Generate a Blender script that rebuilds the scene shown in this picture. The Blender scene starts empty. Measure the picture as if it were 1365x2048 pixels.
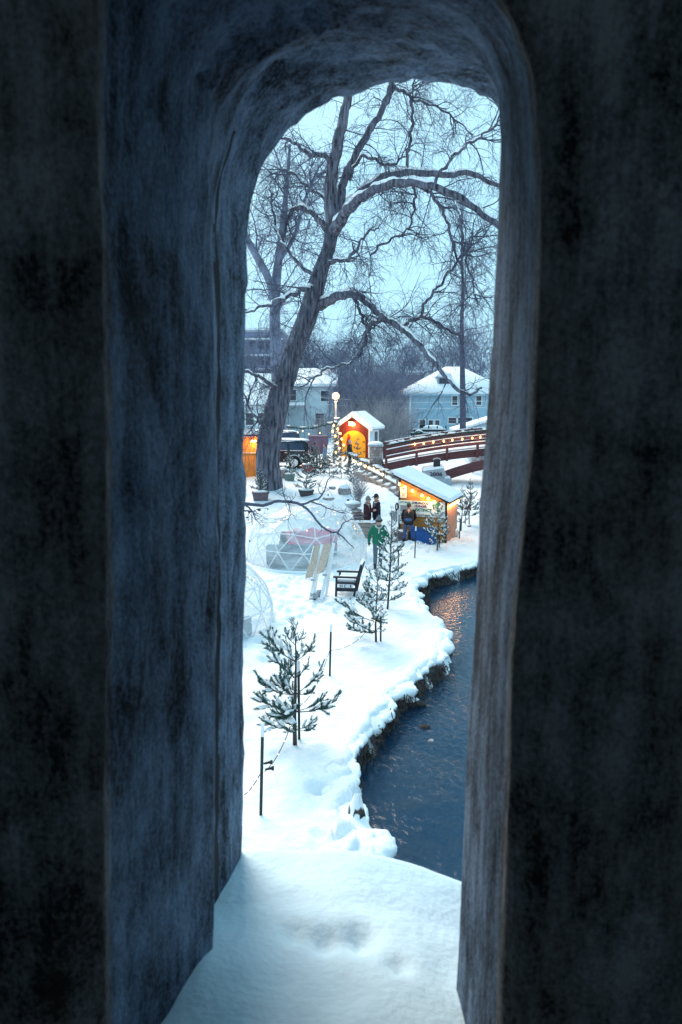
import bpy, bmesh, math, random
import numpy as np
from mathutils import Vector, Matrix, noise as mnoise

random.seed(7); RNG = np.random.default_rng(11)
sc = bpy.context.scene
col = sc.collection
PI = math.pi
R = math.radians

# ------------------------------------------------------------------ camera, world, sun, exposure
CAMZ, PITCH, F = 6.2, R(9.0), 1540.0
cd = bpy.data.cameras.new('camera'); cam = bpy.data.objects.new('camera', cd); col.objects.link(cam)
cam.location = (0, 0, CAMZ); cam.rotation_euler = (PI/2 - PITCH, 0, 0)
cd.sensor_fit = 'VERTICAL'; cd.sensor_height = 36.0; cd.lens = 36.0*F/2048
cd.clip_start = 0.03; cd.clip_end = 3000
cd.dof.use_dof = True; cd.dof.focus_distance = 28.0; cd.dof.aperture_fstop = 20.0
sc.camera = cam

SUN_EL, SUN_AZ = R(42), R(-28)           # azimuth from +Y towards +X
w = bpy.data.worlds.new('World'); sc.world = w; w.use_nodes = True
nt = w.node_tree; nt.nodes.clear()
out = nt.nodes.new('ShaderNodeOutputWorld'); bg = nt.nodes.new('ShaderNodeBackground')
sky = nt.nodes.new('ShaderNodeTexSky'); sky.sky_type = 'NISHITA'; sky.sun_disc = False
sky.sun_elevation = SUN_EL; sky.sun_rotation = SUN_AZ; sky.dust_density = 4.0
tcw = nt.nodes.new('ShaderNodeTexCoord'); cl = nt.nodes.new('ShaderNodeTexNoise')
cl.inputs['Scale'].default_value = 2.2; cl.inputs['Detail'].default_value = 5
cr = nt.nodes.new('ShaderNodeValToRGB')
cr.color_ramp.elements[0].position = 0.3; cr.color_ramp.elements[0].color = (3.1, 6.3, 8.4, 1)
cr.color_ramp.elements[1].position = 0.75; cr.color_ramp.elements[1].color = (4.6, 7.5, 8.8, 1)
mx = nt.nodes.new('ShaderNodeMixRGB'); mx.inputs[0].default_value = 0.9      # thin high overcast over the clear sky
nt.links.new(tcw.outputs['Generated'], cl.inputs['Vector']); nt.links.new(cl.outputs['Fac'], cr.inputs['Fac'])
nt.links.new(sky.outputs[0], mx.inputs[1]); nt.links.new(cr.outputs[0], mx.inputs[2])
nt.links.new(mx.outputs[0], bg.inputs['Color']); bg.inputs['Strength'].default_value = 0.1
nt.links.new(bg.outputs[0], out.inputs['Surface'])

sd = bpy.data.lights.new('sun', 'SUN'); sd.energy = 2.4; sd.angle = R(36); sd.color = (1.0, 0.89, 0.79)
sun = bpy.data.objects.new('sun', sd); col.objects.link(sun)
sv = Vector((math.sin(SUN_AZ)*math.cos(SUN_EL), math.cos(SUN_AZ)*math.cos(SUN_EL), math.sin(SUN_EL)))
sun.rotation_euler = sv.to_track_quat('Z', 'Y').to_euler(); sun.location = sv*50
vs = sc.view_settings; vs.view_transform = 'Standard'; vs.look = 'None'; vs.gamma = 1; vs.use_curve_mapping = False; vs.exposure = 0.6
sc.render.engine = 'CYCLES'; sc.cycles.use_denoising = True
sc.cycles.max_bounces = 8; sc.cycles.transparent_max_bounces = 24; sc.cycles.caustics_reflective = False; sc.cycles.caustics_refractive = False
sc.cycles.sample_clamp_indirect = 4.0

# ------------------------------------------------------------------ from the photograph's sight lines to places
def ray(px, py):
    a, b = (px-682.5)/F, (1024-py)/F
    return Vector((a, math.cos(PITCH)+b*math.sin(PITCH), -math.sin(PITCH)+b*math.cos(PITCH)))
def P(px, py, Y):
    d = ray(px, py); return Vector((0, 0, CAMZ)) + d*(Y/d.y)
def G(px, py, z=0.0):
    d = ray(px, py); return Vector((0, 0, CAMZ)) + d*((z-CAMZ)/d.z)
def ppm(Y, z=1.0):
    return F/(Y*math.cos(PITCH) - (z-CAMZ)*math.sin(PITCH))
def sstep(a, b, x):
    t = np.clip((np.asarray(x, float)-a)/(b-a), 0, 1); return t*t*(3-2*t)

# ------------------------------------------------------------------ materials
def node_mat(name):
    m = bpy.data.materials.new(name); m.use_nodes = True
    n = m.node_tree; b = n.nodes['Principled BSDF']; return m, n, b
def mat(name, c, rough=0.75, var=0.2, scale=8.0, stretch=(1, 1, 1), bump=0.0, bscale=None, metal=0.0, c2=None, spec=0.3, emit=None, estr=0.0):
    m, n, b = node_mat(name)
    tc = n.nodes.new('ShaderNodeTexCoord'); mp = n.nodes.new('ShaderNodeMapping'); mp.inputs['Scale'].default_value = stretch
    n.links.new(tc.outputs['Object'], mp.inputs['Vector'])
    nz = n.nodes.new('ShaderNodeTexNoise'); nz.inputs['Scale'].default_value = scale; nz.inputs['Detail'].default_value = 6
    n.links.new(mp.outputs[0], nz.inputs['Vector'])
    rp = n.nodes.new('ShaderNodeValToRGB')
    lo = c2 if c2 else tuple(max(0, x*(1-var)) for x in c); hi = c if c2 else tuple(min(1, x*(1+var)) for x in c)
    rp.color_ramp.elements[0].position = 0.32; rp.color_ramp.elements[1].position = 0.68
    rp.color_ramp.elements[0].color = (*lo, 1); rp.color_ramp.elements[1].color = (*hi, 1)
    n.links.new(nz.outputs['Fac'], rp.inputs['Fac']); n.links.new(rp.outputs[0], b.inputs['Base Color'])
    b.inputs['Roughness'].default_value = rough; b.inputs['Metallic'].default_value = metal
    b.inputs['Specular IOR Level'].default_value = spec
    if bump:
        n2 = n.nodes.new('ShaderNodeTexNoise'); n2.inputs['Scale'].default_value = bscale or scale*3; n2.inputs['Detail'].default_value = 5
        n.links.new(mp.outputs[0], n2.inputs['Vector'])
        bp = n.nodes.new('ShaderNodeBump'); bp.inputs['Strength'].default_value = bump; bp.inputs['Distance'].default_value = 0.05
        n.links.new(n2.outputs['Fac'], bp.inputs['Height']); n.links.new(bp.outputs[0], b.inputs['Normal'])
    if emit:
        b.inputs['Emission Color'].default_value = (*emit, 1); b.inputs['Emission Strength'].default_value = estr
    return m
MT = {}
def mk(key, *a, **k): MT[key] = mat(key, *a, **k); return MT[key]
mk('snow', (0.86, 0.88, 0.91), rough=0.6, var=0.03, scale=2.0, bump=0.35, bscale=9)
mk('snow_sill', (0.68, 0.88, 0.98), rough=0.6, var=0.04, scale=30.0, bump=0.12, bscale=150)  # blue of the skylight put into the sill snow's own colour
mk('snow_fine', (0.86, 0.88, 0.91), rough=0.6, var=0.03, scale=14.0, bump=0.3, bscale=40)
mk('bark', (0.20, 0.20, 0.255), c2=(0.02, 0.02, 0.03), rough=0.9, scale=8, stretch=(1, 1, 0.16), bump=1.0, bscale=7)
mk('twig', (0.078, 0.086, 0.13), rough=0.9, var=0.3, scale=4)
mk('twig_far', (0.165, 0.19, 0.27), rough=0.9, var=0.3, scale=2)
mk('twig_pale', (0.34, 0.34, 0.38), rough=0.9, var=0.3, scale=2)
mk('needle', (0.045, 0.115, 0.10), rough=0.65, var=0.45, scale=9)
mk('needle_dark', (0.04, 0.085, 0.08), rough=0.7, var=0.4, scale=9)
mk('pine_bark', (0.06, 0.048, 0.045), rough=0.9, var=0.35, scale=20)
mk('post_green', (0.018, 0.035, 0.033), rough=0.6, var=0.3, scale=20)
mk('white_paint', (0.78, 0.80, 0.82), rough=0.5, var=0.06, scale=6)
mk('grey_paint', (0.35, 0.37, 0.42), rough=0.6, var=0.15, scale=6)
mk('red_stain', (0.115, 0.042, 0.046), rough=0.7, var=0.35, scale=5, stretch=(0.3, 1, 3), bump=0.2)
mk('red_paint', (0.20, 0.025, 0.02), rough=0.6, var=0.25, scale=6, stretch=(2, 2, .4), bump=0.15)
mk('yellow_door', (0.80, 0.36, 0.02), rough=0.55, var=0.15, scale=5, stretch=(3, 3, .4), bump=0.1)
mk('orange_wood', (0.50, 0.22, 0.06), rough=0.65, var=0.3, scale=7, stretch=(.4, 1, 5), bump=0.15)
mk('brown_wood', (0.42, 0.19, 0.115), rough=0.7, var=0.25, scale=7, stretch=(2, 2, .4), bump=0.15)
mk('grey_wood', (0.30, 0.25, 0.23), rough=0.85, var=0.3, scale=8, stretch=(.4, 2, 2), bump=0.2)
mk('tan_wood', (0.52, 0.40, 0.32), rough=0.75, var=0.2, scale=8, stretch=(3, 3, .5), bump=0.12)
mk('dark_wood', (0.022, 0.024, 0.035), rough=0.6, var=0.3, scale=12)
mk('stone', (0.27, 0.24, 0.25), rough=0.9, var=0.4, scale=6, bump=0.4)
mk('stone_pale', (0.42, 0.38, 0.38), rough=0.9, var=0.3, scale=6, bump=0.4)
mk('stone_pink', (0.33, 0.25, 0.24), rough=0.9, var=0.3, scale=6, bump=0.4)
mk('cast_concrete', (0.36, 0.38, 0.42), rough=0.85, var=0.15, scale=4, bump=0.15)
mk('black', (0.012, 0.013, 0.016), rough=0.5, var=0.2, scale=10)
mk('car_paint', (0.012, 0.014, 0.022), rough=0.18, var=0.1, scale=3, spec=0.6)
mk('car_blue', (0.03, 0.045, 0.09), rough=0.25, var=0.1, scale=3, spec=0.6)
mk('car_glass', (0.03, 0.05, 0.10), rough=0.15, var=0.5, scale=14, spec=0.6)
mk('chrome', (0.7, 0.72, 0.75), rough=0.25, var=0.05, metal=0.9)
mk('tyre', (0.015, 0.015, 0.016), rough=0.85)
mk('tail_light', (0.5, 0.01, 0.02), rough=0.25, emit=(1, .05, .06), estr=0.4)
mk('brake_light', (0.6, 0.05, 0.05), rough=0.3, emit=(1, .25, .22), estr=5)
mk('skin', (0.56, 0.31, 0.25), rough=0.55, var=0.08)
mk('hair', (0.06, 0.045, 0.04), rough=0.8)
mk('jacket_green', (0.004, 0.13, 0.075), rough=0.55, var=0.2, scale=5, bump=0.4, bscale=9)
mk('jacket_black', (0.014, 0.013, 0.017), rough=0.7, var=0.3, scale=6, bump=0.4, bscale=9)
mk('jacket_navy', (0.010, 0.013, 0.03), rough=0.7, var=0.3, scale=6, bump=0.4, bscale=9)
mk('jacket_plum', (0.035, 0.014, 0.022), rough=0.75, var=0.3, scale=6, bump=0.4, bscale=9)
mk('jacket_taupe', (0.23, 0.20, 0.21), rough=0.8, var=0.2, scale=6, bump=0.4, bscale=9)
mk('coat_grey', (0.20, 0.25, 0.34), rough=0.8, var=0.2, scale=6, bump=0.4, bscale=9)
mk('jeans', (0.055, 0.10, 0.22), rough=0.85, var=0.3, scale=9, bump=0.3)
mk('trousers_grey', (0.10, 0.13, 0.15), rough=0.85, var=0.3, scale=9, bump=0.3)
mk('trousers_black', (0.014, 0.015, 0.02), rough=0.85, var=0.3, scale=9, bump=0.3)
mk('boot', (0.025, 0.024, 0.025), rough=0.7)
mk('glove', (0.05, 0.05, 0.06), rough=0.8)
mk('hat_grey', (0.16, 0.17, 0.19), rough=0.9, var=0.3, scale=40)
mk('scarf', (0.45, 0.42, 0.43), rough=0.9, var=0.2, scale=30)
mk('pvc_frame', (0.80, 0.83, 0.85), rough=0.4, var=0.04)
mk('cushion_grey', (0.09, 0.11, 0.16), rough=0.9, var=0.25, scale=6, bump=0.3)
mk('blanket_pink', (0.72, 0.04, 0.17), rough=0.9, var=0.35, scale=8, bump=0.5)
mk('planter_red', (0.36, 0.11, 0.11), rough=0.7, var=0.15)
mk('planter_green', (0.14, 0.20, 0.19), rough=0.7, var=0.15)
mk('planter_dark', (0.06, 0.055, 0.06), rough=0.7, var=0.2)
mk('planter_plum', (0.13, 0.09, 0.11), rough=0.7, var=0.2)
mk('orange_plastic', (0.62, 0.17, 0.06), rough=0.5, var=0.15)
mk('orange_paint', (0.60, 0.20, 0.03), rough=0.6, var=0.25, scale=5, stretch=(3, 3, .4))
mk('ribbon', (0.42, 0.015, 0.02), rough=0.5, var=0.3, scale=8)
mk('blue_plastic', (0.01, 0.075, 0.28), rough=0.45, var=0.2)
mk('banner', (0.76, 0.79, 0.76), rough=0.5, var=0.03)
mk('ink_dark', (0.05, 0.03, 0.06), rough=0.6)
mk('ink_maroon', (0.16, 0.03, 0.07), rough=0.6)
mk('ink_green', (0.02, 0.13, 0.085), rough=0.6)
mk('ink_leaf', (0.05, 0.22, 0.07), rough=0.6)
mk('ink_grey', (0.30, 0.33, 0.35), rough=0.6, var=0.4, scale=30)
mk('paper', (0.72, 0.66, 0.50), rough=0.6)
mk('siding_blue', (0.34, 0.50, 0.60), rough=0.65, var=0.08, scale=2)
mk('siding_white', (0.58, 0.67, 0.71), rough=0.65, var=0.1, scale=1.5)
mk('window_dark', (0.02, 0.03, 0.05), rough=0.12, var=0.3, scale=2, spec=0.6)
mk('brick_far', (0.19, 0.21, 0.31), rough=0.9, var=0.2, scale=1.5)
mk('brick_brown', (0.19, 0.165, 0.21), rough=0.9, var=0.25, scale=1.2)
mk('dumpster', (0.16, 0.10, 0.15), rough=0.8, var=0.2)
mk('teal', (0.02, 0.17, 0.17), rough=0.6)
mk('pink_flag', (0.75, 0.15, 0.22), rough=0.6)
mk('wire', (0.05, 0.05, 0.06), rough=0.7)
mk('wire_snow', (0.55, 0.6, 0.66), rough=0.7)
mk('bulb_warm', (1, .75, .4), emit=(1.0, 0.46, 0.11), estr=4.2)
mk('bulb_soft', (1, .8, .5), emit=(1.0, 0.62, 0.30), estr=2.2)
mk('globe_lit', (1, .85, .6), emit=(1.0, 0.27, 0.045), estr=2.4)
mk('lamp_lit', (1, .85, .6), emit=(1.0, 0.70, 0.35), estr=9)
mk('earth', (0.05, 0.04, 0.038), rough=0.95, var=0.5, scale=5, bump=0.6)
mk('groove_shade', (0.02, 0.022, 0.026), rough=0.95, var=0.4, scale=30)  # shade of the left jamb groove, painted as a dark strip
mk('mountain', (0.16, 0.17, 0.22), rough=0.95, var=0.25, scale=0.05)

# weathered concrete of the parapet: vertical streaks, stains, pits
def concrete(name, lo, hi, warm):
    m, n, b = node_mat(name)
    tc = n.nodes.new('ShaderNodeTexCoord')
    def nz(scale, st, det=6, rough=0.6):
        mp = n.nodes.new('ShaderNodeMapping'); mp.inputs['Scale'].default_value = st
        n.links.new(tc.outputs['Object'], mp.inputs['Vector'])
        t = n.nodes.new('ShaderNodeTexNoise'); t.inputs['Scale'].default_value = scale; t.inputs['Detail'].default_value = det; t.inputs['Roughness'].default_value = rough
        n.links.new(mp.outputs[0], t.inputs['Vector']); return t
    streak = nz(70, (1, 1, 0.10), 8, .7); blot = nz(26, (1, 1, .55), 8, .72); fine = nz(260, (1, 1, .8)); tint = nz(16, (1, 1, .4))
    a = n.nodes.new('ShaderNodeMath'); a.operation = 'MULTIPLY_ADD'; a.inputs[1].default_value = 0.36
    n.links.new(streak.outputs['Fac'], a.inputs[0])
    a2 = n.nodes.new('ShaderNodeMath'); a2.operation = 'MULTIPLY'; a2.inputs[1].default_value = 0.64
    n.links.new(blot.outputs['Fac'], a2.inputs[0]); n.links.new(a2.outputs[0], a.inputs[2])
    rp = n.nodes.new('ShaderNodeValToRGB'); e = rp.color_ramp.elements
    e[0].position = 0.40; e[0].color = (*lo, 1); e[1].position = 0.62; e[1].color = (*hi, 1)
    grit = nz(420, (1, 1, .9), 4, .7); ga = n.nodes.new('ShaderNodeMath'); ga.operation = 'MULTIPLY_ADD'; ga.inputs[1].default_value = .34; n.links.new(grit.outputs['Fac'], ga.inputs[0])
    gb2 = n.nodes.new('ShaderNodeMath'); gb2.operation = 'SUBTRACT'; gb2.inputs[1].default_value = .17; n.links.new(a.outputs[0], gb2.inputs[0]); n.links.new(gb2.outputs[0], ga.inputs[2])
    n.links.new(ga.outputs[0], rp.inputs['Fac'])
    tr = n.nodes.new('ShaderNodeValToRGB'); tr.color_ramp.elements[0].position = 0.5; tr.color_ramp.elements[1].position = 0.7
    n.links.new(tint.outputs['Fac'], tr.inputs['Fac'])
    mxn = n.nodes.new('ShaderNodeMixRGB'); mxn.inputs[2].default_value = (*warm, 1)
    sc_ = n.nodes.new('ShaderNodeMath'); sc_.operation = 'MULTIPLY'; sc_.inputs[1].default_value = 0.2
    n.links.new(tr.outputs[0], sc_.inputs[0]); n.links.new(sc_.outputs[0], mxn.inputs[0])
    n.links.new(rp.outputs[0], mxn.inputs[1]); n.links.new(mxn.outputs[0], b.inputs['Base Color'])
    b.inputs['Roughness'].default_value = 0.9; b.inputs['Specular IOR Level'].default_value = 0.2
    ad = n.nodes.new('ShaderNodeMath'); ad.operation = 'MULTIPLY_ADD'; ad.inputs[1].default_value = 0.35
    n.links.new(fine.outputs['Fac'], ad.inputs[0]); n.links.new(a.outputs[0], ad.inputs[2])
    bp = n.nodes.new('ShaderNodeBump'); bp.inputs['Strength'].default_value = 1.0; bp.inputs['Distance'].default_value = 0.012
    n.links.new(ad.outputs[0], bp.inputs['Height']); n.links.new(bp.outputs[0], b.inputs['Normal'])
    MT[name] = m
concrete('concrete', (0.016, 0.021, 0.03), (0.27, 0.385, 0.55), (0.16, 0.15, 0.15))  # cool skylight on the reveals is put into this blue
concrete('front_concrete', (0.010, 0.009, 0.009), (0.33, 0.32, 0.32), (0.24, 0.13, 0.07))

# ground: snow lies on gentle slopes, bare earth shows on the steep bank face
def ground_mat():
    m, n, b = node_mat('ground_snow')
    g = n.nodes.new('ShaderNodeNewGeometry'); sp = n.nodes.new('ShaderNodeSeparateXYZ'); n.links.new(g.outputs['Normal'], sp.inputs[0])
    tc = n.nodes.new('ShaderNodeTexCoord')
    nz = n.nodes.new('ShaderNodeTexNoise'); nz.inputs['Scale'].default_value = 1.1; nz.inputs['Detail'].default_value = 6
    n.links.new(tc.outputs['Object'], nz.inputs['Vector'])
    ma = n.nodes.new('ShaderNodeMath'); ma.operation = 'MULTIPLY_ADD'; ma.inputs[1].default_value = 0.55; n.links.new(nz.outputs['Fac'], ma.inputs[0]); n.links.new(sp.outputs['Z'], ma.inputs[2])
    rp = n.nodes.new('ShaderNodeValToRGB'); rp.color_ramp.elements[0].position = 0.66; rp.color_ramp.elements[1].position = 0.74
    n.links.new(ma.outputs[0], rp.inputs['Fac'])
    n2 = n.nodes.new('ShaderNodeTexNoise'); n2.inputs['Scale'].default_value = 7; n2.inputs['Detail'].default_value = 6; n.links.new(tc.outputs['Object'], n2.inputs['Vector'])
    er = n.nodes.new('ShaderNodeValToRGB'); er.color_ramp.elements[0].color = (0.012, 0.011, 0.012, 1); er.color_ramp.elements[1].color = (0.10, 0.085, 0.08, 1)
    er.color_ramp.elements[0].position = .35; er.color_ramp.elements[1].position = .7
    n.links.new(n2.outputs['Fac'], er.inputs['Fac'])
    n3 = n.nodes.new('ShaderNodeTexNoise'); n3.inputs['Scale'].default_value = 0.6; n3.inputs['Detail'].default_value = 5; n.links.new(tc.outputs['Object'], n3.inputs['Vector'])
    sr = n.nodes.new('ShaderNodeValToRGB'); sr.color_ramp.elements[0].color = (0.80, 0.84, 0.89, 1); sr.color_ramp.elements[1].color = (0.89, 0.90, 0.91, 1)
    n.links.new(n3.outputs['Fac'], sr.inputs['Fac'])
    mxn = n.nodes.new('ShaderNodeMixRGB'); n.links.new(rp.outputs[0], mxn.inputs[0]); n.links.new(er.outputs[0], mxn.inputs[1]); n.links.new(sr.outputs[0], mxn.inputs[2])
    n.links.new(mxn.outputs[0], b.inputs['Base Color']); b.inputs['Roughness'].default_value = 0.65; b.inputs['Specular IOR Level'].default_value = 0.2
    n4 = n.nodes.new('ShaderNodeTexNoise'); n4.inputs['Scale'].default_value = 5; n4.inputs['Detail'].default_value = 7; n4.inputs['Roughness'].default_value = .62; n.links.new(tc.outputs['Object'], n4.inputs['Vector'])
    bp = n.nodes.new('ShaderNodeBump'); bp.inputs['Strength'].default_value = 0.55; bp.inputs['Distance'].default_value = 0.12
    n.links.new(n4.outputs['Fac'], bp.inputs['Height']); n.links.new(bp.outputs[0], b.inputs['Normal'])
    MT['ground'] = m
ground_mat()
def water_mat():
    m, n, b = node_mat('river_water')
    tc = n.nodes.new('ShaderNodeTexCoord')
    nz = n.nodes.new('ShaderNodeTexNoise'); nz.inputs['Scale'].default_value = 0.85; nz.inputs['Detail'].default_value = 8; nz.inputs['Roughness'].default_value = .72; nz.inputs['Distortion'].default_value = .8
    n.links.new(tc.outputs['Object'], nz.inputs['Vector'])
    rp = n.nodes.new('ShaderNodeValToRGB'); e = rp.color_ramp.elements
    e[0].position = .40; e[0].color = (0.004, 0.034, 0.075, 1); e[1].position = .64; e[1].color = (0.018, 0.042, 0.072, 1)
    n.links.new(nz.outputs['Fac'], rp.inputs['Fac']); n.links.new(rp.outputs[0], b.inputs['Base Color'])
    b.inputs['Roughness'].default_value = 0.06; b.inputs['IOR'].default_value = 1.33; b.inputs['Specular IOR Level'].default_value = 0.5
    mp = n.nodes.new('ShaderNodeMapping'); mp.inputs['Scale'].default_value = (1.0, 0.75, 1); n.links.new(tc.outputs['Object'], mp.inputs['Vector'])
    n2 = n.nodes.new('ShaderNodeTexNoise'); n2.inputs['Scale'].default_value = 6.5; n2.inputs['Detail'].default_value = 7; n2.inputs['Distortion'].default_value = .5; n.links.new(mp.outputs[0], n2.inputs['Vector'])
    bp = n.nodes.new('ShaderNodeBump'); bp.inputs['Strength'].default_value = 0.5; bp.inputs['Distance'].default_value = 0.06
    n5 = n.nodes.new('ShaderNodeTexNoise'); n5.inputs['Scale'].default_value = .35; n5.inputs['Detail'].default_value = 3; n.links.new(tc.outputs['Object'], n5.inputs['Vector'])
    r5 = n.nodes.new('ShaderNodeMapRange'); r5.inputs['From Min'].default_value = .38; r5.inputs['From Max'].default_value = .65; r5.inputs['To Min'].default_value = .18; r5.inputs['To Max'].default_value = .9
    n.links.new(n5.outputs['Fac'], r5.inputs['Value']); n.links.new(r5.outputs[0], bp.inputs['Strength'])
    n.links.new(n2.outputs['Fac'], bp.inputs['Height']); n.links.new(bp.outputs[0], b.inputs['Normal'])
    MT['water'] = m
water_mat()
def film_mat():
    m, n, b = node_mat('clear_film')
    o = n.nodes['Material Output']; tr = n.nodes.new('ShaderNodeBsdfTransparent'); mxs = n.nodes.new('ShaderNodeMixShader')
    tc = n.nodes.new('ShaderNodeTexCoord'); mp = n.nodes.new('ShaderNodeMapping'); mp.inputs['Rotation'].default_value = (.3, .5, .4); mp.inputs['Scale'].default_value = (1, 1, 2.4)
    n.links.new(tc.outputs['Object'], mp.inputs['Vector'])
    nz = n.nodes.new('ShaderNodeTexNoise'); nz.inputs['Scale'].default_value = 1.6; nz.inputs['Detail'].default_value = 4; nz.inputs['Distortion'].default_value = .6
    n.links.new(mp.outputs[0], nz.inputs['Vector'])
    rp = n.nodes.new('ShaderNodeValToRGB'); e = rp.color_ramp.elements; e[0].position = .3; e[0].color = (.24, .24, .24, 1); e[1].position = .75; e[1].color = (.58, .58, .58, 1)
    n.links.new(nz.outputs['Fac'], rp.inputs['Fac']); n.links.new(rp.outputs[0], mxs.inputs[0])
    n.links.new(tr.outputs[0], mxs.inputs[1]); n.links.new(b.outputs[0], mxs.inputs[2]); n.links.new(mxs.outputs[0], o.inputs['Surface'])
    b.inputs['Base Color'].default_value = (.78, .85, .88, 1); b.inputs['Roughness'].default_value = .18; b.inputs['Specular IOR Level'].default_value = .6
    bp = n.nodes.new('ShaderNodeBump'); bp.inputs['Strength'].default_value = .7; bp.inputs['Distance'].default_value = .12
    n.links.new(nz.outputs['Fac'], bp.inputs['Height']); n.links.new(bp.outputs[0], b.inputs['Normal'])
    MT['film'] = m
film_mat()

# ------------------------------------------------------------------ building helpers
def tag(o, label=None, cat=None, group=None, kind=None):
    if label: o['label'] = label
    if cat: o['category'] = cat
    if group: o['group'] = group
    if kind: o['kind'] = kind
    return o
def empty(name, label=None, cat=None, loc=(0, 0, 0), rz=0.0, group=None):
    o = bpy.data.objects.new(name, None); col.objects.link(o); o.location = loc; o.rotation_euler = (0, 0, rz); o.empty_display_size = .1
    return tag(o, label, cat, group)
def link_mesh(name, me, parent=None):
    o = bpy.data.objects.new(name, me); col.objects.link(o)
    if parent: o.parent = parent
    return o
class MB:
    """collects shapes into one mesh"""
    def __init__(s): s.v = []; s.f = []; s.mi = []; s.cur = 0
    def add(s, vs_, fs_, M=None):
        b = len(s.v)
        for v in vs_:
            v = Vector(v); s.v.append(tuple(M @ v) if M else tuple(v))
        for f in fs_: s.f.append(tuple(b+i for i in f)); s.mi.append(s.cur)
        return s
    def box(s, c, size, rot=None, taper=1.0):
        x, y, z = size[0]/2, size[1]/2, size[2]/2; t = taper
        vs_ = [(-x, -y, -z), (x, -y, -z), (x, y, -z), (-x, y, -z), (-x*t, -y*t, z), (x*t, -y*t, z), (x*t, y*t, z), (-x*t, y*t, z)]
        M = Matrix.Translation(c) @ (rot if rot else Matrix.Identity(4))
        return s.add(vs_, [(0, 3, 2, 1), (4, 5, 6, 7), (0, 1, 5, 4), (1, 2, 6, 5), (2, 3, 7, 6), (3, 0, 4, 7)], M)
    def beam(s, a, b, wd, ht, up=(0, 0, 1)):
        a, b = Vector(a), Vector(b); d = b-a; L = d.length; d.normalize()
        sx = d.cross(Vector(up)); sx = sx.normalized() if sx.length > 1e-6 else Vector((1, 0, 0)); u = sx.cross(d)
        M = Matrix(((d.x, sx.x, u.x, 0), (d.y, sx.y, u.y, 0), (d.z, sx.z, u.z, 0), (0, 0, 0, 1)))
        return s.box((a+b)/2, (L, wd, ht), M)
    def prism(s, prof, d0, d1, axis='y', M=None):
        """a closed 2-D outline swept from d0 to d1 along an axis"""
        n = len(prof); mkv = {'y': lambda p, d: (p[0], d, p[1]), 'x': lambda p, d: (d, p[0], p[1]), 'z': lambda p, d: (p[0], p[1], d)}[axis]
        vs_ = [mkv(p, d0) for p in prof]+[mkv(p, d1) for p in prof]
        fs_ = [tuple(range(n)), tuple(range(2*n-1, n-1, -1))]+[(i, i+n, (i+1) % n+n, (i+1) % n) for i in range(n)]
        return s.add(vs_, fs_, M)
    def tube(s, pts, rad, n=8, cap=True):
        pts = [Vector(p) for p in pts]; K = len(pts)
        rad = [rad]*K if not hasattr(rad, '__len__') else rad
        vs_ = []; ref = None
        for i, p in enumerate(pts):
            d = (pts[min(i+1, K-1)]-pts[max(i-1, 0)]); d.normalize()
            if ref is None: ref = Vector((0, 0, 1)) if abs(d.z) < .9 else Vector((1, 0, 0))
            a = (ref - d*ref.dot(d)); a.normalize(); bb = d.cross(a); ref = a
            for k in range(n):
                t = 2*PI*k/n; vs_.append(p + (a*math.cos(t)+bb*math.sin(t))*rad[i])
        fs_ = [(i*n+k, i*n+(k+1) % n, (i+1)*n+(k+1) % n, (i+1)*n+k) for i in range(K-1) for k in range(n)]
        if cap: fs_ += [tuple(range(n-1, -1, -1)), tuple((K-1)*n+k for k in range(n))]
        return s.add(vs_, fs_)
    def lathe(s, prof, n=16, M=None):
        """(radius, height) outline turned round z"""
        vs_ = [(r*math.cos(2*PI*k/n), r*math.sin(2*PI*k/n), z) for r, z in prof for k in range(n)]
        K = len(prof)
        fs_ = [(i*n+k, i*n+(k+1) % n, (i+1)*n+(k+1) % n, (i+1)*n+k) for i in range(K-1) for k in range(n)]
        fs_ += [tuple(range(n-1, -1, -1)), tuple((K-1)*n+k for k in range(n))]
        return s.add(vs_, fs_, M)
    def ball(s, c, r, n=10, m=6, sq=(1, 1, 1), jit=0.0):
        vs_ = [(0, 0, -1)]
        for i in range(1, m):
            a = -PI/2+PI*i/m
            vs_ += [(math.cos(a)*math.cos(2*PI*k/n), math.cos(a)*math.sin(2*PI*k/n), math.sin(a)) for k in range(n)]
        vs_.append((0, 0, 1))
        if jit: vs_ = [tuple(x*(1+random.uniform(-jit, jit)) for x in v) for v in vs_]
        vs_ = [(c[0]+v[0]*r*sq[0], c[1]+v[1]*r*sq[1], c[2]+v[2]*r*sq[2]) for v in vs_]
        fs_ = [(0, 1+(k+1) % n, 1+k) for k in range(n)]
        for i in range(m-2):
            b = 1+i*n; fs_ += [(b+k, b+(k+1) % n, b+n+(k+1) % n, b+n+k) for k in range(n)]
        b = 1+(m-2)*n; fs_ += [(b+k, b+(k+1) % n, len(vs_)-1) for k in range(n)]
        return s.add(vs_, fs_)
    def mesh(s, name, mats, smooth=False, bevel=0.0):
        me = bpy.data.meshes.new(name); me.from_pydata(s.v, [], s.f)
        for m_ in (mats if isinstance(mats, (list, tuple)) else [mats]): me.materials.append(MT[m_])
        if any(s.mi): me.polygons.foreach_set('material_index', s.mi)
        if smooth: me.polygons.foreach_set('use_smooth', [True]*len(me.polygons))
        me.update()
        bm = bmesh.new(); bm.from_mesh(me); bmesh.ops.recalc_face_normals(bm, faces=bm.faces)
        if bevel: bmesh.ops.bevel(bm, geom=[e for e in bm.edges], offset=bevel, segments=2, affect='EDGES', clamp_overlap=True)
        bm.to_mesh(me); bm.free()
        return me
    def build(s, name, mats, parent=None, smooth=False, bevel=0.0):
        return link_mesh(name, s.mesh(name, mats, smooth, bevel), parent)
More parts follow.
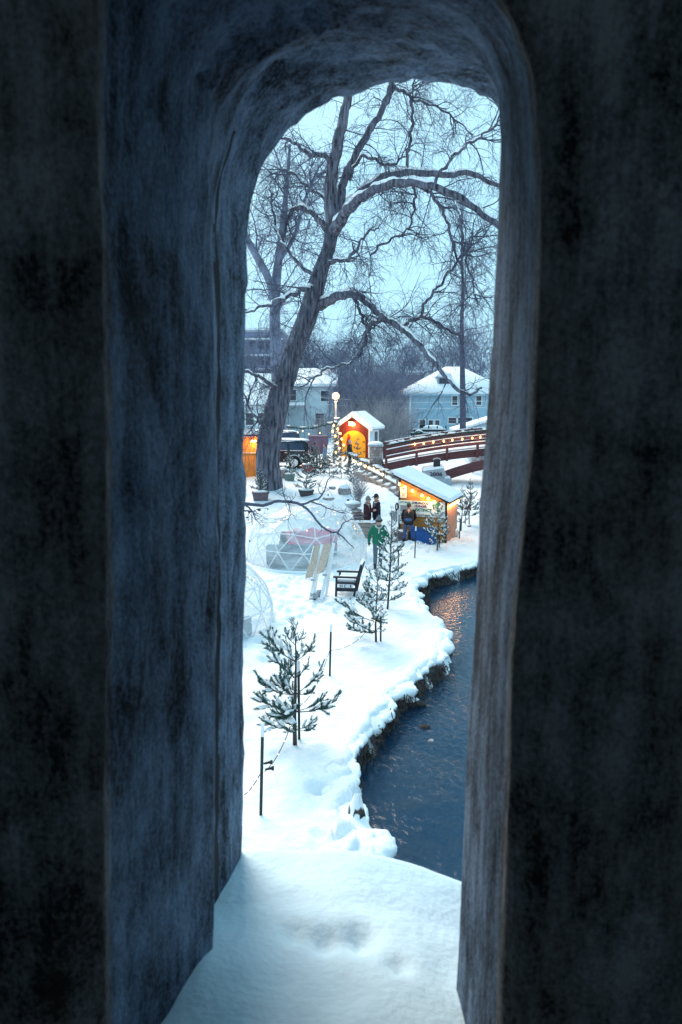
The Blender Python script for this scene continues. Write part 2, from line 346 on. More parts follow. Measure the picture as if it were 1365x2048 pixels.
def from_np(name, V, Q, mats, parent=None, mi=None, smooth=False):
    """arrays of vertices and of triangles or quads to a mesh object"""
    me = bpy.data.meshes.new(name); k = Q.shape[1]
    me.vertices.add(len(V)); me.vertices.foreach_set('co', np.ascontiguousarray(V, np.float32).ravel())
    me.loops.add(Q.size); me.loops.foreach_set('vertex_index', np.ascontiguousarray(Q, np.int32).ravel())
    me.polygons.add(len(Q)); me.polygons.foreach_set('loop_start', np.arange(0, Q.size, k, dtype=np.int32))
    if mi is not None: me.polygons.foreach_set('material_index', np.asarray(mi, np.int32))
    if smooth: me.polygons.foreach_set('use_smooth', np.ones(len(Q), bool))
    for m_ in (mats if isinstance(mats, (list, tuple)) else [mats]): me.materials.append(MT[m_])
    me.update(calc_edges=True); me.validate()
    return link_mesh(name, me, parent)
def copy_tree(o, parent=None):
    c = o.copy(); col.objects.link(c); c.parent = parent
    for ch in o.children: copy_tree(ch, c)
    return c
def lettering(text, size, m, parent, loc, rot, name='lettering', extrude=0.002, align='CENTER', sx=1.0, bold=0.0):
    cu = bpy.data.curves.new(name, 'FONT'); cu.body = text; cu.size = size; cu.align_x = align; cu.align_y = 'CENTER'; cu.extrude = extrude; cu.offset = bold; cu.resolution_u = 3
    t = bpy.data.objects.new(name, cu); col.objects.link(t)
    bpy.context.view_layer.update()
    me = bpy.data.meshes.new_from_object(t.evaluated_get(bpy.context.evaluated_depsgraph_get()))
    bpy.data.objects.remove(t); me.materials.clear(); me.materials.append(MT[m])
    o = link_mesh(name, me, parent); o.location = loc; o.rotation_euler = rot; o.scale = (sx, 1, 1); return o
def point_light(parent, loc, power, color=(1, .55, .2), r=.08):
    l = bpy.data.lights.new('lamp_light', 'POINT'); l.energy = power; l.color = color; l.shadow_soft_size = r
    o = bpy.data.objects.new('lamp_light', l); col.objects.link(o); o.location = loc
    if parent: o.parent = parent
    return o

# paths grown in numpy: arrays (N, K, 3) with radii (N, K)
def tubes_np(paths, radii, sides=3):
    N, K, _ = paths.shape
    d = np.gradient(paths, axis=1); d /= np.linalg.norm(d, axis=2, keepdims=True)+1e-9
    ref = np.where(np.abs(d[..., 2:3]) < .9, np.array([0, 0, 1.0]), np.array([1.0, 0, 0]))
    a = np.cross(d, ref); a /= np.linalg.norm(a, axis=2, keepdims=True)+1e-9; b = np.cross(d, a)
    t = 2*PI*np.arange(sides)/sides
    V = paths[:, :, None, :] + radii[:, :, None, None]*(a[:, :, None, :]*np.cos(t)[None, None, :, None]+b[:, :, None, :]*np.sin(t)[None, None, :, None])
    V = V.reshape(-1, 3)
    base = (np.arange(N)*K*sides)[:, None, None]; i = (np.arange(K-1)*sides)[None, :, None]; k = np.arange(sides)[None, None, :]; k2 = (np.arange(sides)+1) % sides
    q0 = base+i+k; q1 = base+i+k2[None, None, :]
    Q = np.stack([q0, q1, q1+sides, q0+sides], -1).reshape(-1, 4)
    return V, Q
def join_np(parts):
    Vs, Qs, o = [], [], 0
    for V, Q in parts:
        Vs.append(V); Qs.append(Q+o); o += len(V)
    return np.concatenate(Vs), np.concatenate(Qs)
def sprout(paths, radii, n, L, r, K=6, t0=.15, curl=.5, droop=0.0, fwd=.5, rtip=.5, rng=RNG, up=0.0):
    """n children from each path: start on it, leave sideways, then wander, droop or rise"""
    N, KK, _ = paths.shape
    idx = np.repeat(np.arange(N), n); M_ = len(idx)
    t = rng.uniform(t0, 1, M_)*(KK-1); i0 = np.clip(t.astype(int), 0, KK-2); fr = (t-i0)[:, None]
    p = paths[idx, i0]*(1-fr)+paths[idx, i0+1]*fr
    d = paths[idx, i0+1]-paths[idx, i0]; d /= np.linalg.norm(d, axis=1, keepdims=True)+1e-9
    rr = radii[idx, i0]
    s = rng.normal(size=(M_, 3)); s -= d*(s*d).sum(1, keepdims=True); s /= np.linalg.norm(s, axis=1, keepdims=True)+1e-9
    v = s+d*fwd; v[:, 2] += up; v /= np.linalg.norm(v, axis=1, keepdims=True)
    ln = rng.uniform(L[0], L[1], M_)/(K-1)
    out_ = np.zeros((M_, K, 3)); out_[:, 0] = p
    turn = rng.normal(size=(M_, 3))*curl
    for k in range(1, K):
        v = v+turn*.35+rng.normal(size=(M_, 3))*curl*.45; v[:, 2] -= droop
        v /= np.linalg.norm(v, axis=1, keepdims=True)
        out_[:, k] = out_[:, k-1]+v*ln[:, None]
    r0 = np.minimum(rng.uniform(r[0], r[1], M_), rr*.8)
    rad = r0[:, None]*np.linspace(1, rtip, K)[None, :]
    return out_, rad

def curve_pts(ctrl, n):
    """a smooth line through control rows (any width of row)"""
    c = np.asarray(ctrl, float); m = len(c)
    t = np.linspace(0, m-1, n); out_ = []
    for x in t:
        i = min(int(x), m-2); f = x-i
        p0, p1, p2, p3 = c[max(i-1, 0)], c[i], c[i+1], c[min(i+2, m-1)]
        out_.append(.5*((2*p1)+(-p0+p2)*f+(2*p0-5*p1+4*p2-p3)*f*f+(-p0+3*p1-3*p2+p3)*f**3))
    return np.array(out_)

#@@GROUND
# ------------------------------------------------------------------ the setting: snowy ground, river
EDGE_PX = [(700, 1770), (748, 1716), (775, 1672), (752, 1640), (728, 1590), (722, 1500), (745, 1470), (790, 1400), (840, 1355), (892, 1318), (903, 1270), (880, 1240), (852, 1200), (838, 1172), (870, 1150), (905, 1142), (950, 1128), (985, 1118)]
left_bank = [(0.9, -30), (0.8, 2), (0.3, 6.5)]+[tuple(G(x, y, -0.05).xy) for x, y in EDGE_PX]+[(8.5, 32.5), (11, 36), (14, 44), (18, 60), (26, 120), (40, 220)]
right_bank = [(48, 220), (34, 120), (25, 60), (21, 44), (17.5, 33), (14.5, 26), (11, 17), (8.2, 9), (7.6, 2), (7.5, -30)]
river_poly = np.array(left_bank+right_bank)
def river_dist(x, y):
    """signed distance to the river outline, negative in the water"""
    x = np.asarray(x, float); y = np.asarray(y, float); dm = np.full(x.shape, 1e9); ins = np.zeros(x.shape, bool); n = len(river_poly)
    for i in range(n):
        ax, ay = river_poly[i]; bx, by = river_poly[(i+1) % n]
        dx, dy = bx-ax, by-ay; t = np.clip(((x-ax)*dx+(y-ay)*dy)/(dx*dx+dy*dy), 0, 1)
        dm = np.minimum(dm, np.hypot(x-ax-t*dx, y-ay-t*dy))
        ins ^= ((ay > y) != (by > y)) & (x < (bx-ax)*(y-ay)/(by-ay+1e-12)+ax)
    return np.where(ins, -dm, dm)
def wav(x, y, s, seed=0.0):
    """cheap smooth noise from a few sines, about -1 to 1"""
    a = np.sin(x*s*1.7+seed+1.3*np.sin(y*s*1.1+seed*2))+np.sin(y*s*1.9+seed*1.7+1.2*np.sin(x*s*.9+3+seed))
    b = np.sin((x+y)*s*3.1+seed*.6)+np.sin((x-y*.7)*s*3.7+seed*1.1)
    return (a+.5*b)/3
TERR = 1.0; WZ = -.50
def land(x, y):
    x = np.asarray(x, float); y = np.asarray(y, float)
    ter = sstep(33.5, 41.5, y)*sstep(4.6, 2.6, x-(y-52)*.02)
    far = sstep(56, 66, y)
    h = np.maximum(ter, far)*TERR
    h = h+.10*wav(x, y, .55, 1)*sstep(8, 14, y)+.045*wav(x, y, 2.1, 4)+.02*wav(x, y, 6.0, 9)
    h = h+.45*np.exp(-(((x+1.6)/1.7)**2+((y-37.5)/2.2)**2))+.30*np.exp(-(((x-.6)/1.2)**2+((y-38.5)/1.6)**2))   # planted mounds below the terrace
    h = h+.9*np.exp(-(((x+3.4)/3.2)**2+((y-57.5)/1.0)**2))+.55*np.exp(-(((x-.2)/1.6)**2+((y-60.5)/1.2)**2))     # ploughed banks behind the car
    h = h+1.2*sstep(70, 120, y)+9*sstep(150, 600, np.hypot(x, y))
    d = river_dist(x, y)+.10*wav(x, y, 2.6, 2)+.05*wav(x, y, 7.5, 5)
    hard = np.maximum(sstep(12.2, 12.9, y)*sstep(17.6, 17.0, y), sstep(22.3, 23.0, y))*(.55+.45*sstep(-.3, .3, wav(x, y, 1.3, 7)))
    edge = sstep(-.55+.33*hard, .30-.14*hard, d); lip = .10*np.exp(-((d-.25)/.22)**2)*sstep(60, 40, y)
    near = sstep(60, 45, y)
    return (h+lip*near)*edge+(-1.25)*(1-edge)-.12*np.exp(-np.maximum(d, 0)/.5)*edge
def axis(fine0, fine1, step, lo, hi):
    a = list(np.arange(fine0, fine1, step)); s = step; x = fine1
    while x < hi: a.append(x); s *= 1.14; x += s
    a.append(hi); s = step*1.14; x = fine0-s
    while x > lo: a.insert(0, x); s *= 1.14; x -= s
    a.insert(0, lo); return np.array(a)
_fr = random.Random(77); FEET = []
def walk(pix, n, spread):
    c = curve_pts([tuple(G(x, y, 0.0).xy) for x, y in pix], n)
    for k, (x, y) in enumerate(c):
        for _ in range(2): FEET.append((x+_fr.gauss(0, spread), y+_fr.gauss(0, spread*1.5), _fr.uniform(.09, .16), _fr.uniform(.06, .15)))
walk([(505, 1330), (560, 1240), (600, 1215), (650, 1215), (700, 1205), (735, 1150), (757, 1125), (770, 1095), (800, 1088), (850, 1092)], 95, .30)
walk([(560, 1240), (570, 1170), (600, 1160), (660, 1160), (720, 1130)], 45, .22)
walk([(757, 1125), (745, 1090), (738, 1075), (752, 1070)], 25, .2)
walk([(690, 1640), (720, 1690), (740, 1650), (700, 1600), (735, 1560)], 40, .25)
walk([(870, 1100), (900, 1095), (930, 1080), (950, 1060)], 22, .2)
xs = axis(-6, 9, .085, -900, 900); ys = axis(8, 40, .09, -300, 1500)
XX, YY = np.meshgrid(xs, ys); ZZ = land(XX, YY)
for fx_, fy_, fr_, fd_ in FEET:
    i0, i1 = np.searchsorted(xs, (fx_-.6, fx_+.6)); j0, j1 = np.searchsorted(ys, (fy_-.6, fy_+.6))
    dd = ((XX[j0:j1, i0:i1]-fx_)**2+(YY[j0:j1, i0:i1]-fy_)**2)/fr_**2
    ZZ[j0:j1, i0:i1] += (-fd_*np.exp(-dd)+.35*fd_*np.exp(-(np.sqrt(dd)-1.6)**2*3))*(ZZ[j0:j1, i0:i1] > -.35)
V = np.stack([XX, YY, ZZ], -1).reshape(-1, 3); nx, ny = len(xs), len(ys)
i, j = np.meshgrid(np.arange(nx-1), np.arange(ny-1)); q = (j*nx+i).ravel()
ground = from_np('snowy_ground', V, np.stack([q, q+1, q+1+nx, q+nx], -1), 'ground', smooth=True)
tag(ground, 'deep white snow covering the garden, terrace and banks', None, kind='structure')
def gz(x, y): return float(land(np.array([x]), np.array([y]))[0])
def on(px, py, z0=0.0, it=5):
    """where the sight line of a pixel meets the snow"""
    p = G(px, py, z0)
    for _ in range(it): p = G(px, py, gz(p.x, p.y))
    return p
lip_pts = []
for (ax, ay), (bx, by) in zip(left_bank[1:-3], left_bank[2:-2]):
    n_ = max(2, int(math.hypot(bx-ax, by-ay)/.14))
    for t_ in np.linspace(0, 1, n_, endpoint=False): lip_pts.append((ax+(bx-ax)*t_, ay+(by-ay)*t_))
rsl = random.Random(6); lipm = MB(); lip_pts = np.array(lip_pts)
tgt = np.gradient(lip_pts, axis=0); tgt /= np.linalg.norm(tgt, axis=1, keepdims=True)+1e-9
for (x, y), (tx, ty) in zip(lip_pts, tgt):
    for _ in range(2):
        inl = rsl.uniform(.16, .52); r_ = (.15+.30*rsl.random()**1.4)*(.85+.3*math.sin(y*2.1)*math.sin(y*.83))
        cx_, cy_ = x-ty*inl+rsl.uniform(-.06, .06), y+tx*inl+rsl.uniform(-.06, .06)
        lipm.ball((cx_, cy_, gz(x-ty*.55, y+tx*.55)-.015-r_*.30), 1, 10, 7, (r_, r_, r_*rsl.uniform(.34, .5)), .05)
lip = lipm.build('fusing', 'snow'); md_ = lip.modifiers.new('r', 'REMESH'); md_.mode = 'VOXEL'; md_.voxel_size = .045
md_ = lip.modifiers.new('s', 'SMOOTH'); md_.factor = .5; md_.iterations = 14
bpy.context.view_layer.update(); lme = bpy.data.meshes.new_from_object(lip.evaluated_get(bpy.context.evaluated_depsgraph_get())); bpy.data.objects.remove(lip)
for v_ in lme.vertices: v_.co += Vector((.9, .6, .5))*.05*mnoise.noise(v_.co*5.0)+Vector((.5, .5, .6))*.035*mnoise.noise(v_.co*13)
lme.polygons.foreach_set('use_smooth', [True]*len(lme.polygons)); lip = link_mesh('snow_lip', lme, ground); lip['kind'] = 'stuff'
river = MB().add([(-60, -60, WZ), (60, -60, WZ), (60, 260, WZ), (-60, 260, WZ)], [(0, 1, 2, 3)]).build('river', 'water')
tag(river, 'dark blue rippling river beside the snowy bank', None, kind='structure')

#@@WALL
# ------------------------------------------------------------------ the concrete parapet with its arched opening, close to the lens
def ring(depth, left, arch, right, zb=-.72, n=(60, 70, 60)):
    """an outline of the opening at one depth: up the left side, over the arch, down the right side"""
    def conv(pts): return np.array([P(x, y, depth) for x, y in pts])
    def res(p, k):
        s = np.r_[0, np.cumsum(np.linalg.norm(np.diff(p, axis=0), axis=1))]; t = np.linspace(0, s[-1], k)
        return np.stack([np.interp(t, s, p[:, a]) for a in range(3)], -1)
    L = conv(left); L = np.vstack([[L[0, 0]+(L[0, 0]-L[1, 0])*.2, depth, CAMZ+zb], L]); Rr = conv(right)
    Rr = np.vstack([Rr, [Rr[-1, 0]-.012, depth, CAMZ+zb]])
    return np.vstack([res(L, n[0]), res(np.array(curve_pts(conv(arch), 60)), n[1])[1:-1], res(Rr, n[2])])
rings = [
    ring(.335, [(205, 2048), (215, 1200), (205, 700), (200, 480)], [(200, 480), (198, 300), (196, 100), (204, -120), (330, -270), (560, -260), (800, -160), (985, -10), (1062, 140), (1082, 300), (1085, 480)], [(1085, 480), (1068, 900), (1030, 1300), (1005, 2048)]),
    ring(.36, [(225, 2048), (235, 1200), (225, 700), (222, 480)], [(222, 480), (220, 300), (218, 100), (228, -100), (350, -230), (570, -225), (795, -125), (965, 10), (1042, 140), (1062, 300), (1066, 480)], [(1066, 480), (1050, 900), (1015, 1300), (985, 2048)]),
    ring(.47, [(425, 2048), (432, 1200), (425, 700), (418, 480)], [(418, 480), (420, 330), (445, 200), (520, 110), (620, 60), (720, 40), (830, 40), (920, 75), (975, 130), (998, 220), (997, 400)], [(997, 400), (985, 700), (957, 1080), (936, 1480), (918, 1900)]),
    ring(.548, [(428, 2048), (430, 1200), (430, 700), (424, 480)], [(424, 480), (436, 350), (475, 230), (540, 150), (630, 100), (720, 85), (830, 88), (930, 115), (990, 160), (1014, 240), (1012, 400)], [(1012, 400), (1000, 700), (972, 1080), (951, 1480), (933, 1900)]),
    ring(.565, [(441, 2048), (445, 1200), (446, 700), (442, 480)], [(440, 480), (450, 370), (490, 260), (555, 180), (640, 130), (730, 108), (830, 110), (940, 135), (1000, 180), (1022, 260), (1020, 400)], [(1020, 400), (1008, 700), (980, 1080), (959, 1480), (941, 1900)]),
    ring(.62, [(485, 2048), (488, 1300), (491, 700), (493, 480)], [(493, 480), (505, 395), (545, 310), (600, 248), (670, 202), (750, 174), (840, 166), (920, 180), (985, 218), (1030, 285), (1035, 400)], [(1035, 400), (1022, 700), (992, 1080), (970, 1480), (952, 1900)]),
]
deps = np.array([r_[0, 1] for r_ in rings]); dense = []
for k in range(len(rings)-1):
    m = [3, 10, 7, 3, 6][k]
    for t in np.linspace(0, 1, m, endpoint=False): dense.append(rings[k]*(1-t)+rings[k+1]*t)
dense.append(rings[-1]); D = np.array(dense)
for a in range(D.shape[0]):
    for b in range(D.shape[1]):
        p = D[a, b]; s = .0034*mnoise.noise(Vector((p[0]*45, p[1]*45, p[2]*7)))+.0028*mnoise.noise(Vector((p[0]*120, p[1]*120, p[2]*60)))+.009*mnoise.noise(Vector((p[0]*13, p[1]*13, p[2]*9+4)))*(1.0 if p[2] > CAMZ+.08 else .28)
        c = np.array([.02, p[1], CAMZ-.1]); o_ = (p-c)/(np.linalg.norm(p-c)+1e-9)
        if 10 <= a <= 15 and 6 < b < 95: s += .013*max(0, mnoise.noise(Vector((b*.13, a*.25, 3.3)))+.25)*math.sin((a-9)/7*PI)*(.6+.8*mnoise.noise(Vector((b*.5, a*.8, 9))))
        D[a, b] = p+o_*s*(.35 if p[0] > .05 and p[2] < CAMZ+.12 else 1)
def rect_out(ring_, depth, ext=(1.9, -.95, .9)):
    out_ = []
    for p in ring_:
        dx, dz = p[0]-.02, p[2]-(CAMZ-.05); s = min(ext[0]/max(abs(dx), 1e-6), (ext[2]/dz) if dz > 0 else ext[1]/min(dz, -1e-6)); out_.append((.02+dx*s, depth, CAMZ-.05+dz*s))
    return np.array(out_)
front0, back0 = D[0], D[-1]
fr_out, bk_out = rect_out(front0, .322), rect_out(back0, .63)
strips = []
fr = [fr_out]+[fr_out*(1-t)+front0*t for t in (.45, .7, .84, .92, .97)]
for q_ in fr[1:]:
    q_[:, 1] = .322+np.clip((q_[:, 1]-.322), 0, .002)
for q_ in fr[1:]:
    for b in range(len(q_)): q_[b, 1] += .004*mnoise.noise(Vector((q_[b, 0]*30, 3, q_[b, 2]*12)))
bk = [back0*(1-t)+bk_out*t for t in (.05, .3, 1)]
ALL = np.array(fr+list(D)+bk); na, nb = ALL.shape[:2]
i, j = np.meshgrid(np.arange(nb-1), np.arange(na-1)); q = (j*nb+i).ravel()
wall = empty('bridge_parapet', 'dark weathered concrete parapet with a tall arched opening framing the whole view', 'parapet', (0, 0, 0))
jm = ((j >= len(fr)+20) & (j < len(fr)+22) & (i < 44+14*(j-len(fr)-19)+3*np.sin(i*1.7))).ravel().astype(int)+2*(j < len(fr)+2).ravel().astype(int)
from_np('pierced_wall', ALL.reshape(-1, 3), np.stack([q, q+1, q+1+nb, q+nb], -1), ['concrete', 'groove_shade', 'front_concrete'], wall, mi=jm, smooth=True)
MB().box((.02, .47, CAMZ-.60), (.60, .34, .30)).build('sill', 'concrete', wall)
MB().box((0, -.6, CAMZ-1.0), (12, 2.6, .2)).build('walkway_deck', 'concrete', wall)
MB().box((0, -.55, CAMZ+1.05), (12, 2.5, .2)).build('added_shade_roof', 'concrete', wall)  # added out of view to shade the parapet's front face
MB().box((0, -1.75, CAMZ-.15), (12, .15, 1.50)).build('rear_wall', 'concrete', wall)  # unseen and added too; the gap above it sets how dark the front is
for s_ in (-1, 1): MB().box((s_*3.96, .475, CAMZ+.02), (4.1, .3, 1.84)).build('side_wall', 'concrete', wall)
# snow lying on the sill
xs2 = np.linspace(-.24, .24, 70); ys2 = np.linspace(.28, .655, 56); X2, Y2 = np.meshgrid(xs2, ys2)
def sill_z(x, y):
    far = P(700, 1700, .62).z
    z = far+np.interp(y, [.28, .35, .41, .47, .55, .62, .66], [.036, .032, .022, .014, .0, .0, -.004])
    z = z-.016*(x/.09)**2*np.where(x > 0, 1, .12)-.008*np.clip(x/.1, 0, 1)-.05*sstep(.615, .65, y)**2
    z = z+.0014*wav(x*30, y*30, 1.0, 1)+.0006*wav(x*30, y*30, 3.1, 5)
    z = z+.013*sstep(-.03, -.09, x)*np.exp(-((y-.455)/.05)**2)
    for cx, cy, r_, dp in ((-.012, .50, .010, .010), (.014, .505, .011, .012), (-.034, .507, .008, .006), (.04, .475, .006, .008), (.075, .49, .016, .004), (.0, .455, .03, .004)):
        z = z-1.15*dp*np.exp(-(((x-cx)/r_)**2+((y-cy)/(r_*1.5))**2))
    return z
Z2 = sill_z(X2, Y2); nx2, ny2 = len(xs2), len(ys2)
i, j = np.meshgrid(np.arange(nx2-1), np.arange(ny2-1)); q = (j*nx2+i).ravel()
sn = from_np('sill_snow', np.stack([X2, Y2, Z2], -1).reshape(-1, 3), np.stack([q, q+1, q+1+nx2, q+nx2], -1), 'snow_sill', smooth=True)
tag(sn, 'pitted snow tinted skylight-blue, heaped on the sill of the arched opening', 'snow', kind='stuff')

#@@TREES
# ------------------------------------------------------------------ the great bare willow
def limb_path(pts, Y0, n=None):
    """rows (px, py, dY, width px) to a smooth path with radii"""
    rows = []
    for px, py, dy, wd in pts:
        p = P(px, py, Y0+dy); rows.append((p.x, p.y, p.z, .5*wd/ppm(Y0+dy, p.z)))
    c = curve_pts(rows, n or max(8, len(pts)*4)); return c[:, :3], np.maximum(c[:, 3], .006)
def wobble(path, amp, seed):
    t = np.arange(len(path))*.9
    path = path.copy(); m = np.linspace(0, 1, len(path)) > .05
    for a in range(3): path[:, a] += m*amp*(np.sin(t*1.3+seed+a*2)+.6*np.sin(t*2.9+seed*1.7+a))
    return path
def fixK(path, rad, K):
    s = np.linspace(0, len(path)-1, K); i = np.clip(s.astype(int), 0, len(path)-2); f = (s-i)[:, None]
    return path[i]*(1-f)+path[i+1]*f, rad[i]*(1-f[:, 0])+rad[i+1]*f[:, 0]
def snow_strip(path, rad, seed=0, keep=.35, lift=.9, thick=.7):
    """snow lying along the upper side of a limb, broken into lengths"""
    rs = random.Random(seed); mb = MB(); n = len(path); i = 0
    while i < n-2:
        L = rs.randint(5, 12); j = min(n-1, i+L)
        if rs.random() < keep and j-i >= 2:
            seg = path[i:j+1].copy(); rr = rad[i:j+1]; d = seg[-1]-seg[0]; h = np.hypot(d[0], d[1])/(np.linalg.norm(d)+1e-9)
            if h > .45:
                seg[:, 2] += rr*lift; t = np.sin(np.linspace(.25, PI-.25, len(seg)))
                mb.tube([tuple(p) for p in seg], [max(.008, r_*thick*q_) for r_, q_ in zip(rr, t)], 6)
        i = j
    return mb
def bark_tube(path, rad, n=20, seed=0, amp=.06):
    """a trunk with interlacing bark ridges"""
    mb = MB().tube([tuple(p) for p in path], list(rad), n)
    for k, v in enumerate(mb.v):
        i = k//n
        if i >= len(path): continue
        c = path[i]; a = 2*PI*(k % n)/n; h = path[i][2]
        q_ = Vector((math.cos(a)*5.2, math.sin(a)*5.2, h*1.15+seed))
        rd = 1-2.2*abs(mnoise.noise(q_))+.5*mnoise.noise(q_*2.3)
        s = 1+amp*rd+.05*math.sin(a*3+h*.6+seed)
        mb.v[k] = tuple(c+(np.array(v)-c)*s)
    return mb
WY = 41.0
willow = empty('willow_tree', 'huge leaning bare willow with snow on its limbs and deeply ridged bark', 'tree', tuple(P(540, 992, WY)))
def child_world(o, root):
    o.parent = root; o.matrix_parent_inverse = Matrix.Translation(root.location).inverted(); return o
trunk_rows = [(545, 1012, 0, 58), (541, 985, 0, 52), (537, 950, 0, 50), (536, 920, 0, 49), (539, 883, 0, 49), (550, 835, 0, 47), (562, 790, 0, 46), (575, 745, 0, 43), (593, 690, .1, 40), (614, 635, .2, 40), (628, 585, .3, 38), (642, 540, .3, 31), (658, 495, .4, 27), (666, 450, .4, 28)]
tp, tr_ = limb_path(trunk_rows, WY, 150); tr_ = tr_*.92
child_world(bark_tube(tp, tr_, 110, 1, .07).build('trunk', 'bark', None, smooth=True), willow)
limb_rows = [
    [(666, 450, .4, 30), (662, 400, .3, 28), (662, 360, .2, 26), (671, 310, 0, 24), (683, 255, -.2, 21), (694, 205, -.3, 18), (702, 150, -.4, 16), (712, 60, -.5, 12), (720, -60, -.6, 7)],
    [(672, 445, .4, 22), (682, 395, .8, 18), (690, 355, 1.0, 16), (708, 318, 1.2, 15), (735, 268, 1.4, 14), (762, 225, 1.6, 12), (778, 190, 1.7, 12), (786, 150, 1.8, 10), (800, 60, 2, 7), (815, -30, 2, 4)],
    [(668, 462, .2, 26), (690, 428, -.8, 22), (715, 402, -1.6, 19), (745, 382, -2.2, 18), (785, 368, -2.8, 17), (825, 366, -3.2, 16), (870, 375, -3.6, 15), (920, 395, -4, 14), (955, 420, -4.2, 13), (990, 446, -4.4, 12), (1040, 480, -4.6, 9), (1080, 540, -4.8, 5)],
    [(676, 440, .4, 20), (700, 405, 1.2, 18), (735, 375, 2.0, 17), (775, 352, 2.6, 15), (830, 345, 3.2, 14), (890, 350, 3.6, 12), (940, 346, 4.0, 11), (975, 362, 4.2, 9), (1010, 378, 4.4, 8), (1060, 400, 4.5, 5)],
    [(640, 612, .2, 22), (660, 600, -.4, 19), (685, 590, -1.0, 17), (712, 590, -1.4, 16), (735, 605, -1.8, 14), (755, 625, -2.1, 13), (775, 640, -2.3, 13), (800, 655, -2.6, 12), (830, 680, -3, 11), (860, 715, -3.4, 10), (890, 750, -3.8, 9), (915, 778, -4.1, 8), (940, 788, -4.3, 6), (965, 775, -4.5, 4)],
    [(762, 636, -2.2, 10), (748, 645, -2.2, 9), (735, 660, -2.2, 9), (730, 690, -2.1, 6), (715, 715, -2.0, 5), (690, 730, -1.8, 5), (655, 738, -1.6, 5), (630, 755, -1.4, 4), (600, 775, -1.2, 3)],
    [(800, 655, -2.6, 8), (820, 642, -2.4, 8), (845, 634, -2.2, 7), (865, 640, -2.0, 7), (885, 652, -1.9, 6), (905, 665, -1.8, 5), (925, 668, -1.7, 4)],
    [(838, 636, -2.2, 7), (855, 600, -2.4, 6), (880, 570, -2.6, 5), (905, 535, -2.8, 5), (935, 500, -3, 4), (960, 455, -3.2, 3)],
    [(632, 580, .3, 12), (610, 578, -.8, 11), (588, 588, -1.6, 9), (560, 600, -2.4, 8), (530, 612, -3.2, 6), (490, 625, -4.0, 4), (440, 640, -5, 3)],
    [(655, 462, .4, 14), (643, 446, .9, 12), (625, 428, 1.4, 10), (605, 416, 1.8, 10), (588, 420, 2.2, 8), (575, 440, 2.5, 7), (566, 480, 2.8, 6), (562, 530, 3, 4)],
    [(664, 345, .2, 10), (650, 310, -.4, 10), (625, 311, -1, 9), (605, 300, -1.6, 7), (588, 285, -2.2, 6), (565, 275, -2.8, 4), (530, 260, -3.5, 3)],
    [(745, 262, 1.4, 5), (780, 185, 1.7, 7), (800, 180, 1.9, 6), (815, 187, 2.1, 5), (828, 200, 2.3, 5), (860, 208, 2.7, 4), (890, 222, 3.1, 4), (915, 242, 3.4, 3), (945, 268, 3.6, 2.5)],
    [(700, 360, 1.1, 7), (720, 315, .2, 6), (748, 318, -.4, 6), (775, 330, -.8, 5), (800, 320, -1.2, 4), (820, 300, -1.6, 3)],
    [(812, 350, 3.0, 7), (815, 310, 2.8, 6), (822, 270, 2.6, 6), (826, 235, 2.4, 5), (822, 205, 2.2, 4), (828, 170, 2.2, 3), (832, 120, 2, 2)],
    [(862, 372, -3.5, 8), (885, 340, -3.9, 6), (915, 305, -4.3, 6), (950, 280, -4.6, 5), (985, 255, -5, 4), (1020, 200, -5.4, 3)],
    [(905, 390, -3.8, 8), (918, 425, -4.2, 6), (925, 470, -4.4, 5), (930, 510, -4.6, 4), (945, 560, -4.8, 4), (955, 610, -5, 2.5)],
    [(830, 366, -3.2, 7), (860, 385, -3.0, 7), (885, 420, -2.8, 6), (898, 455, -2.6, 6), (910, 500, -2.4, 5), (925, 545, -2.2, 4), (935, 600, -2.0, 2.5)],
    [(740, 512, -.8, 4), (760, 492, -1.0, 5), (790, 475, -1.2, 4), (815, 460, -1.4, 4), (826, 430, -1.6, 4), (830, 400, -2.2, 5), (828, 372, -3.0, 5)],
    [(650, 525, .3, 10), (690, 520, -1.2, 7), (712, 500, -1.5, 6), (730, 470, -1.7, 5), (755, 455, -2, 3)],
    [(640, 560, .3, 9), (600, 530, 1.4, 7), (575, 500, 1.8, 6), (556, 470, 2.2, 5), (548, 430, 2.6, 4), (540, 380, 3, 3)],
    [(668, 420, .3, 8), (640, 390, .8, 6), (610, 370, 1.3, 5), (585, 345, 1.8, 4), (560, 340, 2.3, 3)],
    [(706, 590, -1.3, 8), (720, 620, -1.2, 6), (728, 645, -1.3, 5), (742, 655, -1.6, 4), (770, 638, -2.0, 4)],
    [(570, 790, 0, 10), (530, 760, -.8, 7), (505, 748, -1.2, 6), (470, 735, -1.6, 4)],
    [(548, 870, 0, 9), (530, 850, -.7, 6), (505, 825, -1.1, 4), (480, 770, -1.4, 3)],
]
limbs_p, limbs_r = [], []
for k, rows in enumerate(limb_rows):
    p_, r_ = limb_path(rows, WY, len(rows)*5)
    p_ = wobble(p_, .03+.02*(k > 4), k*1.7)
    child_world(MB().tube([tuple(q_) for q_ in p_], list(r_), 9).build('limb', 'bark', None, smooth=True), willow)
    sm = snow_strip(p_, r_, k, .92 if k in (2, 3, 4, 5, 8) else .5, .95, .78)
    if sm.v: so_ = sm.build('snow', 'snow_fine', None, smooth=True); so_['kind'] = 'stuff'; child_world(so_, willow)
    a, b = fixK(p_, r_, 16); limbs_p.append(a); limbs_r.append(b)
a, b = fixK(tp[33:], tr_[33:], 16); limbs_p.append(a); limbs_r.append(b)
LP, LR = np.array(limbs_p), np.array(limbs_r)
l2p, l2r = sprout(LP[:-1], LR[:-1], 13, (1.0, 3.6), (.020, .042), 10, .18, .34, .05, .8, .25)
